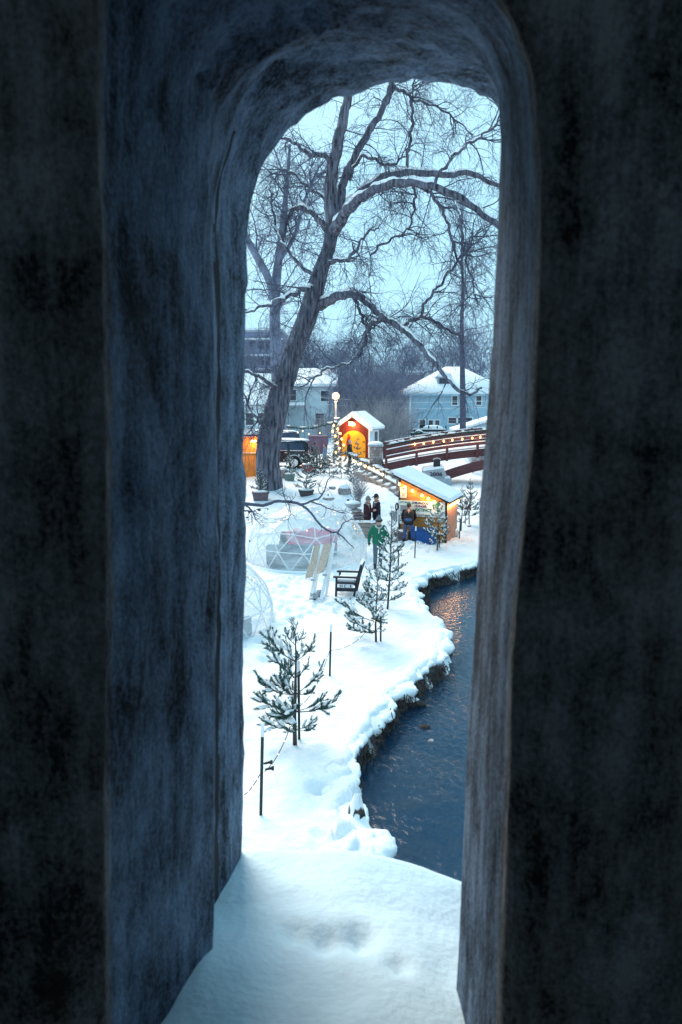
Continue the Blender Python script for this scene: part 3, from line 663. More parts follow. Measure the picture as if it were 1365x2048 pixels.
l3p, l3r = sprout(l2p, l2r, 8, (.5, 2.0), (.010, .017), 7, .1, .36, .12, .8, .4)
l4p, l4r = sprout(l3p, l3r, 4, (.25, 1.0), (.006, .009), 5, .1, .34, .18, .8, .6)
tw0p, tw0r = sprout(LP[-1:], LR[-1:], 150, (.5, 2.0), (.012, .02), 7, .25, .4, .12, .25, .6)
tw1p, tw1r = sprout(tw0p, tw0r, 6, (.2, .7), (.008, .011), 5, .1, .4, .12, .7, .7)
Vv, Qq = join_np([tubes_np(l2p, l2r, 4), tubes_np(l3p, l3r, 3), tubes_np(l4p, l4r, 3), tubes_np(tw0p, tw0r, 3), tubes_np(tw1p, tw1r, 3)])
o = from_np('twigs', Vv, Qq, 'twig'); o['kind'] = 'stuff'; child_world(o, willow)

# a bare tree of any shape from a trunk line
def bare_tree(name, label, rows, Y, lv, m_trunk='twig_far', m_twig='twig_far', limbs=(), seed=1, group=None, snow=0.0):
    rng = np.random.default_rng(seed)
    p_, r_ = limb_path(rows, Y, 24)
    root = empty(name, label, 'tree', tuple(p_[0]), group=group)
    child_world(MB().tube([tuple(q_) for q_ in p_], list(r_), 9).build('trunk', m_trunk, None, smooth=True), root)
    a, b = fixK(p_, r_, 16); ps, rs_ = [a], [b]
    for lr in limbs:
        lp, lrr = limb_path(lr, Y, 18); child_world(MB().tube([tuple(q_) for q_ in lp], list(lrr), 7).build('limb', m_trunk, None, smooth=True), root)
        a, b = fixK(lp, lrr, 16); ps.append(a); rs_.append(b)
    if snow:
        sm = snow_strip(p_, r_, seed, snow, .6, .8)
        if sm.v: child_world(sm.build('snow', 'snow_fine', None, smooth=True), root)
    pa, ra = np.array(ps), np.array(rs_); acc = []
    for (n, L, rr, kk, t0, curl, droop, fwd, up) in lv:
        pa, ra = sprout(pa, ra, n, L, rr, kk, t0, curl, droop, fwd, .5, rng, up); acc.append(tubes_np(pa, ra, 3))
    o = from_np('twigs', *join_np(acc), m_twig); o['kind'] = 'stuff'; child_world(o, root)
    return root
LV_BIG = [(15, (1.5, 4.5), (.04, .07), 8, .3, .3, -.03, .9, .4), (8, (.8, 2.2), (.02, .03), 6, .2, .35, .03, .8, .1), (5, (.4, 1.0), (.014, .018), 5, .1, .35, .05, .7, 0)]
bare_tree('bare_tree', 'forked grey tree close behind the willow, snow plastered on its trunk', [(560, 860, 0, 26), (556, 780, 0, 24), (552, 700, 0, 24), (550, 640, 0, 22), (552, 570, 0, 20), (560, 500, 0, 15), (568, 430, 0, 12), (575, 360, 0, 8), (580, 290, 0, 5)], 52,
    LV_BIG, limbs=[[(551, 660, 0, 18), (548, 600, -.3, 17), (536, 555, -.6, 16), (515, 515, -1, 15), (496, 480, -1.4, 13), (470, 420, -1.8, 10), (450, 340, -2, 6)], [(560, 520, 0, 10), (590, 470, 1, 8), (610, 400, 2, 6), (640, 330, 3, 4)]], seed=3, snow=.0)
bare_tree('bare_tree', 'slender straight bare tree standing before the blue house', [(926, 872, 0, 13), (926, 800, 0, 12), (925, 720, 0, 10), (924, 650, 0, 8), (926, 580, 0, 6), (924, 500, 0, 4), (925, 420, 0, 2.5)], 66,
    [(34, (1.5, 4.0), (.03, .05), 8, .35, .3, -.03, 1.0, .5), (7, (.7, 1.8), (.018, .026), 6, .2, .35, 0, .8, .2), (4, (.4, .9), (.013, .017), 4, .1, .35, .02, .7, 0)], m_trunk='twig', seed=5)
# thicket and woods behind the huts: a few kinds, each tree its own object
protos = []
for k in range(4):
    rng = np.random.default_rng(40+k); H = 7.5
    t = np.linspace(0, 1, 10); p_ = np.stack([.35*np.sin(t*3+k)*t, .35*np.cos(t*2.4+k)*t-.35*t, t*H], -1); r_ = .11*(1-t)+.02
    pa, ra = fixK(p_, r_, 12); pa, ra = pa[None], ra[None]; acc = []
    for (n, L, rr, kk, t0, curl, droop, fwd, up) in [(16, (1.6, 4.0), (.035, .06), 8, .12, .22, -.05, .9, .9), (8, (.8, 2.0), (.018, .028), 6, .15, .3, -.02, .9, .4), (5, (.4, 1.1), (.012, .017), 4, .1, .3, 0, .8, .2)]:
        pa, ra = sprout(pa, ra, n, L, rr, kk, t0, curl, droop, fwd, .5, rng, up); acc.append(tubes_np(pa, ra, 3))
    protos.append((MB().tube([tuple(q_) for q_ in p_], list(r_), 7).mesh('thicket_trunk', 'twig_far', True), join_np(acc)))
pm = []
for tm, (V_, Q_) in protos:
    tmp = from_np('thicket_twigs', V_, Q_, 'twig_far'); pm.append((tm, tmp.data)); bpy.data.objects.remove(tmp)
rs = random.Random(21)
spots = [(585, 100), (612, 112), (640, 96), (655, 74), (690, 76), (668, 118), (705, 104), (722, 72), (745, 70), (738, 92), (765, 74), (782, 82), (800, 100), (790, 70), (815, 118), (850, 104), (880, 120), (905, 106), (940, 112), (965, 100), (990, 96), (1010, 115), (540, 118), (515, 102), (500, 120), (715, 125), (760, 122), (628, 128), (835, 130), (920, 132), (680, 84), (698, 88), (714, 80), (730, 84), (748, 88), (764, 90), (778, 94), (796, 86), (808, 92), (756, 78), (738, 76), (660, 90), (676, 94), (575, 92), (600, 96)]
for k, (px, Y) in enumerate(spots):
    x = P(px, 800, Y).x; s = rs.uniform(.75, 1.15)*(1.0+.25*(Y > 95))
    if Y < 80: s = rs.uniform(.62, .85)
    root = empty('thicket_tree', 'bare grey tree in the tangled thicket behind the huts' if Y < 95 else 'bare grey tree in the far wood behind the houses', 'tree', (x, Y, gz(x, Y)-.1), rs.uniform(0, 6), 'thicket behind the huts' if Y < 95 else 'far bare wood')
    root.scale = (s*1.1, s*1.1, s)
    a, b = pm[k % 4]; link_mesh('trunk', a, root); o = link_mesh('twigs', b, root); o['kind'] = 'stuff'

# the wood that closes the view all round, one mass
rng = np.random.default_rng(91); acc = []
for k in range(260):
    if k < 190: x, y = rng.uniform(-230, 230), rng.uniform(150, 270)
    else: x, y = rng.choice([-1, 1])*rng.uniform(34, 120)+10, rng.uniform(45, 190)
    if river_dist(np.array([x]), np.array([y]))[0] < 3: continue
    Ht = rng.uniform(7, 12); t = np.linspace(0, 1, 6); zb = gz(x, y)
    p_ = np.stack([x+.4*np.sin(t*3+k)*t, y+.3*t, zb-.2+t*Ht], -1)[None]; r_ = (.16*(1-t)+.03)[None]
    a1, b1 = sprout(p_, r_, 15, (1.8, 4.5), (.05, .08), 6, .15, .2, -.05, .9, .4, rng, .9); a2, b2 = sprout(a1, b1, 6, (.9, 2.2), (.035, .05), 4, .2, .25, 0, .9, .6, rng, .3)
    acc += [tubes_np(p_, r_, 5), tubes_np(a1, b1, 3), tubes_np(a2, b2, 3)]
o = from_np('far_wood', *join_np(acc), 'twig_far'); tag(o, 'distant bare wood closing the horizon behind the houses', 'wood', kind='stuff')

# a bare tree close at hand whose low branch reaches across the view; its trunk stands behind the parapet
NY = 17.0
near = empty('overhanging_tree', 'bare tree whose thin dark low branch hangs over the nearer igloo', 'tree', (-5.4, NY, gz(-5.4, NY)))
tpn = np.array([(-5.4, NY, gz(-5.4, NY)-.1), (-5.35, NY, 1.2), (-5.2, NY, 2.6), (-5.3, NY+.1, 4.2), (-5.1, NY, 5.8), (-5.3, NY-.1, 7.4)])
child_world(MB().tube([tuple(q_) for q_ in tpn], [.16, .14, .12, .10, .07, .03], 10).build('trunk', 'bark', None, smooth=True), near)
nb_rows = [
    [(195, 1040, 0, 12), (300, 1000, 0, 10), (400, 990, 0, 9), (460, 1004, 0, 8), (492, 1008, 0, 7), (527, 1010, 0, 6.5), (562, 1002, 0, 6), (601, 1009, 0, 5.5), (623, 1027, -.1, 4.5), (644, 1053, -.2, 4), (664, 1064, -.3, 4), (676, 1066, -.3, 3.5), (692, 1080, -.3, 2.5), (708, 1096, -.3, 1.6)],
    [(601, 1009, 0, 4.5), (625, 1002, .1, 4), (645, 990, .2, 3), (653, 968, .25, 2.5), (663, 950, .3, 1.4)],
    [(622, 1003, .1, 3), (643, 1010, .2, 2.6), (660, 1018, .3, 2.2), (688, 1026, .4, 1.4)],
    [(676, 1066, -.3, 3), (686, 1048, -.2, 2.4), (700, 1040, -.1, 1.8), (718, 1040, 0, 1.2)],
    [(488, 1008, 0, 5), (499, 1016, -.1, 4), (507, 1026, -.2, 3), (512, 1040, -.2, 1.8)],
    [(480, 1018, 0, 4), (495, 1022, 0, 3), (510, 1022, .1, 2)],
    [(576, 1004, 0, 2), (580, 1018, .1, 1.7), (582, 1030, .1, 1.3), (575, 1040, .1, 1)],
    [(645, 990, .2, 2), (638, 982, .2, 1.6), (640, 965, .2, 1)],
    [(565, 950, 1, 1.4), (566, 980, .6, 2), (572, 1003, 0, 2.5)],
]
ps, rs_ = [], []
for rows in nb_rows:
    p_, r_ = limb_path(rows, NY, len(rows)*4); p_ = wobble(p_, .008, len(rows))
    child_world(MB().tube([tuple(q_) for q_ in p_], list(r_), 6).build('branch', 'twig', None, smooth=True), near)
    a, b = fixK(p_, r_, 12); ps.append(a); rs_.append(b)
pa, ra = sprout(np.array(ps), np.array(rs_), 7, (.12, .5), (.006, .009), 6, .45, .4, .05, .9, .6)
pb, rb = sprout(pa, ra, 2, (.06, .2), (.004, .006), 4, .2, .4, .02, .9, .7)
ct, cr2 = fixK(tpn[2:], np.array([.12, .10, .07, .03]), 12); c1, d1 = sprout(ct[None], cr2[None], 14, (.8, 2.2), (.02, .035), 8, .2, .25, -.03, .8, .3, RNG, .5); c2, d2 = sprout(c1, d1, 7, (.3, 1.0), (.008, .012), 6, .15, .3, .05, .8, .5)
c1[:, :, 0] = np.minimum(c1[:, :, 0], -3.2); c2[:, :, 0] = np.minimum(c2[:, :, 0], -3.0)
o = from_np('twigs', *join_np([tubes_np(pa, ra, 3), tubes_np(pb, rb, 3), tubes_np(c1, d1, 4), tubes_np(c2, d2, 3)]), 'twig'); o['kind'] = 'stuff'; child_world(o, near)
for (px, py, s) in ((500, 1024, .11), (519, 1020, .12), (536, 1018, .09), (495, 1035, .09), (697, 1000, .10), (657, 990, .10), (500, 1082, .09), (497, 1040, .07)):
    c = P(px, py, NY); a = random.uniform(0, 6)
    mb = MB(); mb.add([(-.5*s, 0, 0), (0, .12*s, .22*s), (.5*s, .05*s, .05*s), (0, -.1*s, -.28*s), (0, .12*s, 0)], [(0, 1, 4), (1, 2, 4), (2, 3, 4), (3, 0, 4)])
    l_ = mb.build('leaf', 'twig'); l_.location = c; l_.rotation_euler = (.3, .2, a*.2); child_world(l_, near)

# ------------------------------------------------------------------ snowy pines
def needle_branch(L, seed, dens=1.0, snow=.5, nl=.10, wood='pine_bark', nm='needle'):
    """one pine branch along +x, rising at its tip, with side shoots in needles; returns branch mesh and snow mesh"""
    rng = np.random.default_rng(seed); K = 7
    t = np.linspace(0, 1, K); main = np.stack([t*L, .05*L*np.sin(t*3+seed), .10*L*t+.16*L*t**3-.05*L*np.sin(t*PI)], -1); mr = .012*(1-t)+.004
    pa, ra = main[None], mr[None]
    ns = max(3, int(7*L)+2)
    sh, shr = sprout(pa, ra, ns, (.18*L+.05, .40*L+.08), (.004, .006), 5, .22, .2, -.12, 1.3, .6, rng)
    sh[:, :, 2] = main[0, 2]+(sh[:, :, 2]-main[0, 2])*.75
    woods = join_np([tubes_np(pa, ra, 5), tubes_np(sh, shr, 3)])
    segs = [main[2:]]+[s_ for s_ in sh]
    verts, tris = [], []; vi = 0; sp = MB()
    for si, s_ in enumerate(segs):
        ln = np.linalg.norm(np.diff(s_, axis=0), axis=1).sum(); n = int(ln*520*dens)+14
        u = rng.uniform(0, 1, n)**.85*(len(s_)-1); i0 = np.clip(u.astype(int), 0, len(s_)-2); f = (u-i0)[:, None]
        p = s_[i0]*(1-f)+s_[i0+1]*f; d = s_[i0+1]-s_[i0]; d /= np.linalg.norm(d, axis=1, keepdims=True)+1e-9
        r0 = rng.normal(size=(n, 3)); r0 -= d*(r0*d).sum(1, keepdims=True); r0 /= np.linalg.norm(r0, axis=1, keepdims=True)+1e-9
        v = d*.85+r0*.7+np.array([0, 0, .12]); v /= np.linalg.norm(v, axis=1, keepdims=True)
        ll = nl*rng.uniform(.6, 1.1, n)[:, None]; sd_ = np.cross(v, rng.normal(size=(n, 3))); sd_ /= np.linalg.norm(sd_, axis=1, keepdims=True)+1e-9
        wv = .0055
        verts.append(np.stack([p-sd_*wv, p+sd_*wv, p+v*ll], 1).reshape(-1, 3)); tris.append(vi+np.arange(n*3).reshape(-1, 3)); vi += n*3
        if rng.random() < snow:
            m_ = s_[len(s_)//2]; a = s_[-1]-s_[0]; al = np.linalg.norm(a)+1e-9
            c = s_[0]*.45+s_[-1]*.55
            c2 = s_[0]*.25+s_[-1]*.75
            k_ = min(al*.46, .18)
            rz_ = math.atan2(a[1], a[0]); M = Matrix.Translation((c[0], c[1], c[2]+.028)) @ Matrix.Rotation(rz_, 4, 'Z') @ Matrix.Rotation(-math.asin(max(-1, min(1, a[2]/al))), 4, 'Y')
            tmp = MB().ball((0, 0, 0), 1, 7, 4, (k_*.85, .045+.03*rng.random(), .036), .25); sp.add(tmp.v, tmp.f, M)
    Vn, Tn = np.concatenate(verts), np.concatenate(tris)
    Vw, Qw = woods; Tw = np.concatenate([Qw[:, [0, 1, 2]], Qw[:, [0, 2, 3]]])
    V_ = np.concatenate([Vw, Vn]); T_ = np.concatenate([Tw, Tn+len(Vw)]); mi = np.r_[np.zeros(len(Tw), int), np.ones(len(Tn), int)]
    tmp = from_np('branch', V_, T_, [wood, nm], mi=mi); me = tmp.data; bpy.data.objects.remove(tmp)
    return me, (sp.mesh('snow', 'snow_fine', True) if sp.v else None)
BR = [needle_branch(1.0, 100+k, .75, .62, .095) for k in range(5)]
BR_BARE = [needle_branch(1.0, 200+k, .62, .42, .095) for k in range(4)]
BR_LOW = [needle_branch(1.0, 300+k, .62, .55, .12, nm='needle_dark') for k in range(4)]
def pine(label, base, H, spread, nwh, seed, kit, group='young pines along the bank', lean=(0, 0), bare=.12, tops=.35, name='pine_tree', sweep=None, thick=.03):
    rng = random.Random(seed); root = empty(name, label, 'tree', base, group=group)
    top = Vector((lean[0], lean[1], H))
    pts = [top*t + Vector((.02*math.sin(t*5+seed), .02*math.cos(t*4), -.1 if t == 0 else 0)) for t in (0, .25, .5, .75, 1)]
    MB().tube(pts, [thick, thick*.85, thick*.65, thick*.4, .006], 8).build('trunk', 'pine_bark', root, True)
    for wh in range(nwh):
        t = bare+(1-bare)*(wh/(nwh-1))**.95; z0 = t
        ln = spread*((1-t)**.75*(1-.25*(t < .25))+.16)*rng.uniform(.8, 1.1)
        n = 5 if t < .8 else 4; a0 = rng.uniform(0, 6)
        if wh == nwh-1: n = 3
        for k in range(n):
            l_ = ln*rng.uniform(.6, 1.2); a = a0+2*PI*k/n+rng.uniform(-.35, .35)
            if sweep: l_ *= 1+sweep[1]*math.cos(a-sweep[0])
            me, sn_ = kit[rng.randrange(len(kit))]
            o = link_mesh('branch', me, root); o.location = top*z0; o.scale = (l_, l_*.95, l_)
            up = R(6)+R(48)*t**1.6; o.rotation_euler = (rng.uniform(-.3, .3), -up+rng.uniform(-.12, .12), a)
            if sn_:
                s_ = link_mesh('snow', sn_, o); s_['kind'] = 'stuff'
    me, sn_ = kit[0]; o = link_mesh('leader', me, root); o.location = top*.90; o.scale = (.28*spread, .2*spread, .28*spread); o.rotation_euler = (0, -R(88), 0)
    return root
def base_at(px, py): p = on(px, py); return (p.x, p.y, p.z-.02)
pine('young snow-flecked pine nearest the parapet, between two wired posts', base_at(592, 1490), 2.15, .95, 7, 4, BR_BARE, bare=.14, sweep=(PI, .26), thick=.04)
pine('tall narrow snowy pine standing just in front of the green-jacketed walker', base_at(776, 1219), 2.95, .62, 11, 12, BR, bare=.10, lean=(.1, 0))
pine('shorter bushy pine with a long low branch, tied to a stake by the river bend', base_at(753, 1284), 1.75, .70, 7, 22, BR, bare=.16, sweep=(PI, .5))
pine('staked pine in front of the banner shed', base_at(875, 1101), 2.0, .58, 8, 31, BR, bare=.16)
pine('snow-caked pine close to the corner of the banner shed', base_at(923, 1062), 2.0, .55, 7, 43, BR_LOW, bare=.2)
pine('slim snow-caked pine beside the pink flag', base_at(939, 1052), 2.1, .55, 8, 47, BR_LOW, bare=.24)
pine('pine bough tree half hidden by the parapet edge near the far bank', base_at(985, 1045), 1.9, .9, 6, 49, BR_LOW, bare=.2)

#@@STRUCTURES
# ------------------------------------------------------------------ houses and far buildings
def loc_of(px, py, Y): p = P(px, py, Y); return p
def window(parent, x, z, wd, ht, y, frame='white_paint', bars=(1, 1), proud=.05, fw=.09):
    """window on a wall facing -y at local y; frame, panes and bars"""
    w_ = MB(); t = fw
    w_.box((x, y-proud/2, z+ht/2+t/2), (wd+2*t, proud, t)); w_.box((x, y-proud/2-.012, z-ht/2-t/2), (wd+2*t+.08, proud+.03, t))
    for s_ in (-1, 1): w_.box((x+s_*(wd/2+t/2), y-proud/2, z), (t, proud, ht))
    o = w_.build('window', frame, parent)
    nx_, nz_ = bars
    for a in range(nx_):
        for b in range(nz_):
            pw, ph = wd/nx_, ht/nz_
            MB().box((x-wd/2+pw*(a+.5), y-.012, z-ht/2+ph*(b+.5)), (pw-.05*(nx_ > 1), .02, ph-.05*(nz_ > 1))).build('pane', 'window_dark', o)
    return o
def clapboards(W, H, y, x0, z0, step=.2, hole=()):
    mb = MB(); n = int(H/step)
    for k in range(n):
        z = z0+k*step
        mb.add([(x0, y-.035, z), (x0+W, y-.035, z), (x0+W, y-.004, z+step), (x0, y-.004, z+step), (x0, y, z), (x0+W, y, z)], [(0, 1, 2, 3), (0, 4, 5, 1)])
    return mb
HY = 84.0; hx0 = P(820, 860, HY).x; hx1 = hx0+10.4; hz = gz(12, HY)-.05; ht = 5.8-hz
house = empty('blue_house', 'pale blue two-storey clapboard house under a snowy hipped roof', 'house', (0, 0, 0))
MB().box(((hx0+hx1)/2, HY+4.5, hz+ht/2), (hx1-hx0, 9, ht)).build('wall', 'siding_blue', house)
sdg = clapboards(hx1-hx0, ht-.15, HY, hx0, hz).build('siding', 'siding_blue', house); sdg['kind'] = 'stuff'
e = .55; zt = hz+ht; xm = (hx0+hx1)/2; rz_ = P(890, 738, HY+4.5).z
rv = [(hx0-e, HY-e, zt), (hx1+e, HY-e, zt), (hx1+e, HY+9+e, zt), (hx0-e, HY+9+e, zt), (xm-.9, HY+4.5, rz_), (xm+.9, HY+4.5, rz_)]
rf = [(0, 1, 5, 4), (1, 2, 5), (2, 3, 4, 5), (3, 0, 4)]
b_ = MB().add([(v[0], v[1], v[2]-.18) for v in rv]+rv, [tuple(reversed(f)) for f in rf]+[(0, 1, 7, 6), (1, 2, 8, 7), (2, 3, 9, 8), (3, 0, 6, 9)]).build('roof', 'siding_blue', house)
sn_ = MB().add([(v[0], v[1], v[2]+.004) for v in rv]+[(v[0], v[1], v[2]+.26) for v in rv], [tuple(i+6 for i in f) for f in rf]+[(0, 1, 7, 6), (1, 2, 8, 7), (2, 3, 9, 8), (3, 0, 6, 9)]).build('snow', 'snow', b_, True)
dm = MB(); p = P(888, 762, HY+1.4); dm.box((p.x, HY+2.2, p.z), (1.5, 2.4, 1.0)); d_ = dm.build('dormer', 'siding_blue', house)
window(d_, p.x, p.z, 1.1, .6, HY+.98, 'grey_paint')
dms = MB(); dms.prism([(p.x-.95, p.z+.45), (p.x+.95, p.z+.45), (p.x+.6, p.z+.85), (p.x-.6, p.z+.85)], HY+.85, HY+3.6).build('snow', 'snow', d_)
for (px, py, wd, hh, bars) in ((910, 801, .55, .95, (1, 2)), (845, 848, .62, .9, (1, 2)), (862, 848, .46, .8, (1, 1)), (875, 848, .46, .8, (1, 1)), (906, 841, .95, .62, (1, 2)), (922, 841, .8, .62, (1, 2)), (937, 841, .8, .62, (1, 2)), (958, 801, .55, .95, (1, 2))):
    p = P(px, py, HY); window(house, p.x, p.z, wd, hh, HY-.04, bars=bars)
p = P(829, 838, HY); MB().ball((p.x, HY-.12, p.z), .2, 10, 6, (1, .5, 1)).build('meter', 'grey_paint', house)
p = P(836, 819, HY); MB().box((p.x, HY-.1, p.z), (.16, .12, .2)).build('vent', 'grey_paint', house)
for px in (821, 984):
    p = P(px, 800, HY); MB().box((p.x, HY-.05, hz+ht/2), (.16, .12, ht)).build('corner_board', 'white_paint', house)
# raised deck, its rails, wreath and table before the blue house
FY = 77.0; fz = gz(10, FY)
fence = empty('garden_fence', 'dark snow-lined plank fence below the blue house', 'fence', (0, 0, 0))
x0, x1 = P(806, 870, FY).x, P(892, 870, FY).x
for k, zz in enumerate((861, 868, 876)):
    z = P(850, zz, FY).z; pl = MB().box(((x0+x1)/2, FY, z), (x1-x0, .06, .2)).build('plank', 'dark_wood', fence)
    MB().box(((x0+x1)/2, FY, z+.14), (x1-x0, .1, .075)).build('snow', 'snow_fine', pl)
for k in range(6):
    x = x0+(x1-x0)*k/5; MB().box((x, FY+.06, fz+.6), (.12, .1, 1.9)).build('post', 'dark_wood', fence)
def torus(R_, r_, n=22, m=7, jit=.0):
    mb = MB(); vs_ = []; fs_ = []
    for a in range(n):
        for b in range(m):
            t, u = 2*PI*a/n, 2*PI*b/m; rr = r_*(1+random.uniform(-jit, jit)); vs_.append(((R_+rr*math.cos(u))*math.cos(t), rr*math.sin(u), (R_+rr*math.cos(u))*math.sin(t)))
            fs_.append((a*m+b, ((a+1) % n)*m+b, ((a+1) % n)*m+(b+1) % m, a*m+(b+1) % m))
    return mb.add(vs_, fs_)
p = P(838, 871, FY-.3); wr = torus(.42, .12, 26, 7, .35).build('wreath', 'needle_dark'); wr.location = p
tag(wr, 'round dark evergreen wreath with snow on top, hung on the plank fence', 'wreath')
a_ = [(.42*math.cos(t), -.04, .42*math.sin(t)+.09) for t in np.linspace(.5, PI-.5, 10)]; MB().tube(a_, [.03, .07, .09, .1, .1, .1, .1, .09, .07, .03], 6).build('snow', 'snow_fine', wr, True)
MB().beam((-.4, 0, 0), (.4, 0, 0), .05, .05).build('crossbar', 'needle_dark', wr)
p = P(866, 872, 79); tb = empty('patio_table', 'teal picnic table heaped with snow beside the blue house', 'table', (p.x, 79, gz(p.x, 79)))
tzt = P(866, 858, 79).z-gz(p.x, 79)
MB().box((0, 0, tzt), (2.2, 1.0, .08)).build('table_top', 'teal', tb)
sn2 = MB().ball((0, 0, tzt+.05), 1, 14, 6, (1.1, .5, .38), .05).build('snow', 'snow', tb, True)
for s_ in (-1, 1):
    MB().beam((s_*.8, -.4, 0), (s_*.6, .4, tzt), .1, .1).build('leg', 'teal', tb); MB().beam((s_*.8, .4, 0), (s_*.6, -.4, tzt), .1, .1).build('leg', 'teal', tb)
    MB().box((0, s_*.85, tzt*.6), (2.2, .3, .06)).build('bench', 'teal', tb)
# small snow-roofed outbuilding by the bridge end
OY = 68.0; ob = empty('garden_shed', 'low white outbuilding whose snowy gable shows past the slender tree', 'shed', (0, 0, 0)); ox = P(955, 860, OY).x; oz = gz(ox, OY)
zc = P(955, 862, OY).z; zr = P(970, 838, OY).z
MB().box((ox+1.3, OY+1.5, (oz+zc)/2), (4.0, 3, zc-oz)).build('wall', 'white_paint', ob)
rr_ = MB().prism([(ox-1.9, zc-.05), (ox+1.4, zr-.1), (ox+4.7, zc-.05), (ox+4.5, zc-.12), (ox+1.4, zr-.28), (ox-1.7, zc-.12)], OY-.3, OY+3.3).build('roof', 'grey_paint', ob)
MB().prism([(ox-2.0, zc-.04), (ox+1.4, zr-.08), (ox+4.8, zc-.04), (ox+4.8, zc+.14), (ox+1.4, zr+.14), (ox-2.0, zc+.14)], OY-.35, OY+3.35).build('snow', 'snow', rr_)
p = P(950, 858, OY); window(ob, p.x, zc-.6, .6, .5, OY)
# pale building behind the willow
def gabled(name, label, x0, x1, Y, D_, z0, ze, zr, wall_m, wins=(), roof_m='grey_paint', ridge='x', cat='building', sn=.3):
    root = empty(name, label, cat, (0, 0, 0))
    MB().box(((x0+x1)/2, Y+D_/2, (z0+ze)/2), (x1-x0, D_, ze-z0)).build('wall', wall_m, root)
    if zr is None:
        r_ = MB().box(((x0+x1)/2, Y+D_/2, ze+.15), (x1-x0+.3, D_+.3, .3)).build('roof', roof_m, root)
        MB().box(((x0+x1)/2, Y+D_/2, ze+.3+sn/2), (x1-x0+.1, D_+.1, sn)).build('snow', 'snow', r_)
    elif ridge == 'x':
        pr = [(Y-.5, ze-.06), (Y+D_/2, zr), (Y+D_+.5, ze-.06), (Y+D_+.4, ze-.2), (Y+D_/2, zr-.15), (Y-.4, ze-.2)]
        r_ = MB().prism(pr, x0-.4, x1+.4, 'x').build('roof', roof_m, root)
        MB().prism([(Y-.52, ze-.05), (Y+D_/2, zr+.01), (Y+D_+.52, ze-.05), (Y+D_+.5, ze-.05+sn), (Y+D_/2, zr+sn), (Y-.5, ze-.05+sn)], x0-.42, x1+.42, 'x').build('snow', 'snow', r_)
    else:
        xm_ = (x0+x1)/2
        MB().prism([(x0, ze), (x1, ze), (xm_, zr-.1)], Y+.002, Y+D_).build('gable', wall_m, root)
        pr = [(x0-.4, ze-.12), (xm_, zr), (x1+.4, ze-.12), (x1+.3, ze-.24), (xm_, zr-.14), (x0-.3, ze-.24)]
        r_ = MB().prism(pr, Y-.4, Y+D_+.3).build('roof', roof_m, root)
        MB().prism([(x0-.42, ze-.11), (xm_, zr+.01), (x1+.42, ze-.11), (x1+.42, ze-.11+sn), (xm_, zr+sn), (x0-.42, ze-.11+sn)], Y-.42, Y+D_+.32).build('snow', 'snow', r_)
    for (x, z, wd, hh) in wins: window(root, x, z, wd, hh, Y, bars=(1, 2) if hh > 1 else (1, 1))
    return root
BY = 82.0; bz = gz(-3, BY)-.1
pb_ = gabled('pale_building', 'long pale blue-white building with a snow-covered roof behind the willow', P(563, 800, BY).x, P(668, 800, BY).x, BY, 8, bz, P(620, 772, BY).z, P(620, 742, BY+4).z, 'siding_white',
    [(P(585, 790, BY).x, P(585, 790, BY).z, .8, 1.1), (P(650, 800, BY).x, P(650, 792, BY).z, .8, 1.1), (P(640, 845, BY).x, P(640, 838, BY).z, .9, 1.2)])
q0, q1 = P(575, 812, BY-1.6), P(611, 812, BY-1.6)
pr_ = MB().box(((q0.x+q1.x)/2, BY-.9, q0.z), (q1.x-q0.x, 1.7, .12)).build('porch_roof', 'grey_paint', pb_)
MB().box(((q0.x+q1.x)/2, BY-.9, q0.z+.22), (q1.x-q0.x+.04, 1.74, .30)).build('snow', 'snow', pr_)
for x in (q0.x+.1, q1.x-.1): MB().box((x, BY-1.65, (q0.z+bz)/2), (.12, .12, q0.z-bz-.1)).build('porch_post', 'grey_paint', pb_)
MB().box((P(660, 850, BY).x, BY-.06, bz+1.2), (1.0, .08, 2.3)).build('door', 'grey_paint', pb_)
gabled('white_house', 'white house with a steep snowy gable half hidden behind the willow trunk', P(470, 800, 78).x, P(556, 800, 78).x, 78, 7, gz(-9, 78)-.1, P(510, 808, 78).z, P(545, 752, 80).z, 'siding_white', [(P(525, 835, 78).x, P(525, 838, 78).z, .8, 1.2), (P(500, 835, 78).x, P(500, 838, 78).z, .8, 1.2)], ridge='x', cat='house')
FYB = 128.0
fb = gabled('brick_block', 'tall slate-coloured flat-roofed block far behind the willow', P(440, 700, FYB).x, P(566, 700, FYB).x, FYB, 12, 0, P(520, 664, FYB).z, None, 'brick_far', [])
for zz in (690, 722, 750):
    for px in (506, 522, 538, 554): p = P(px, zz, FYB); window(fb, p.x, p.z, 1.0, 1.2, FYB, 'brick_far')
    p = P(500, zz-12, FYB); MB().box((P(503, zz, FYB).x, FYB-.15, p.z), (10.5, .3, .28)).build('ledge', 'white_paint', fb)
WB = 114.0
wb = gabled('brown_warehouse', 'wide brown-grey flat-roofed warehouse with snow along its parapet, behind the thicket', P(655, 800, WB).x, P(846, 800, WB).x, WB, 14, 0, P(760, 750, WB).z, None, 'brick_brown', [], sn=.35)
MB().box((P(790, 800, WB).x, WB+8, P(790, 742, WB).z+.3), (8, 3, .9)).build('roof_plant', 'siding_white', wb)
for px in (680, 705, 730, 755, 780): p = P(px, 790, WB); window(wb, p.x, p.z, 1.6, 1.0, WB, 'brick_brown', (2, 1))
gabled('white_garage', 'low white garage with a red-brown upper wall, left of the blue house', P(792, 850, 92).x, P(826, 850, 92).x, 92, 6, 1, P(800, 812, 92).z, None, 'siding_white', [])
gb = bpy.data.objects['white_garage']; p0, p1 = P(792, 815, 92), P(826, 828, 92)
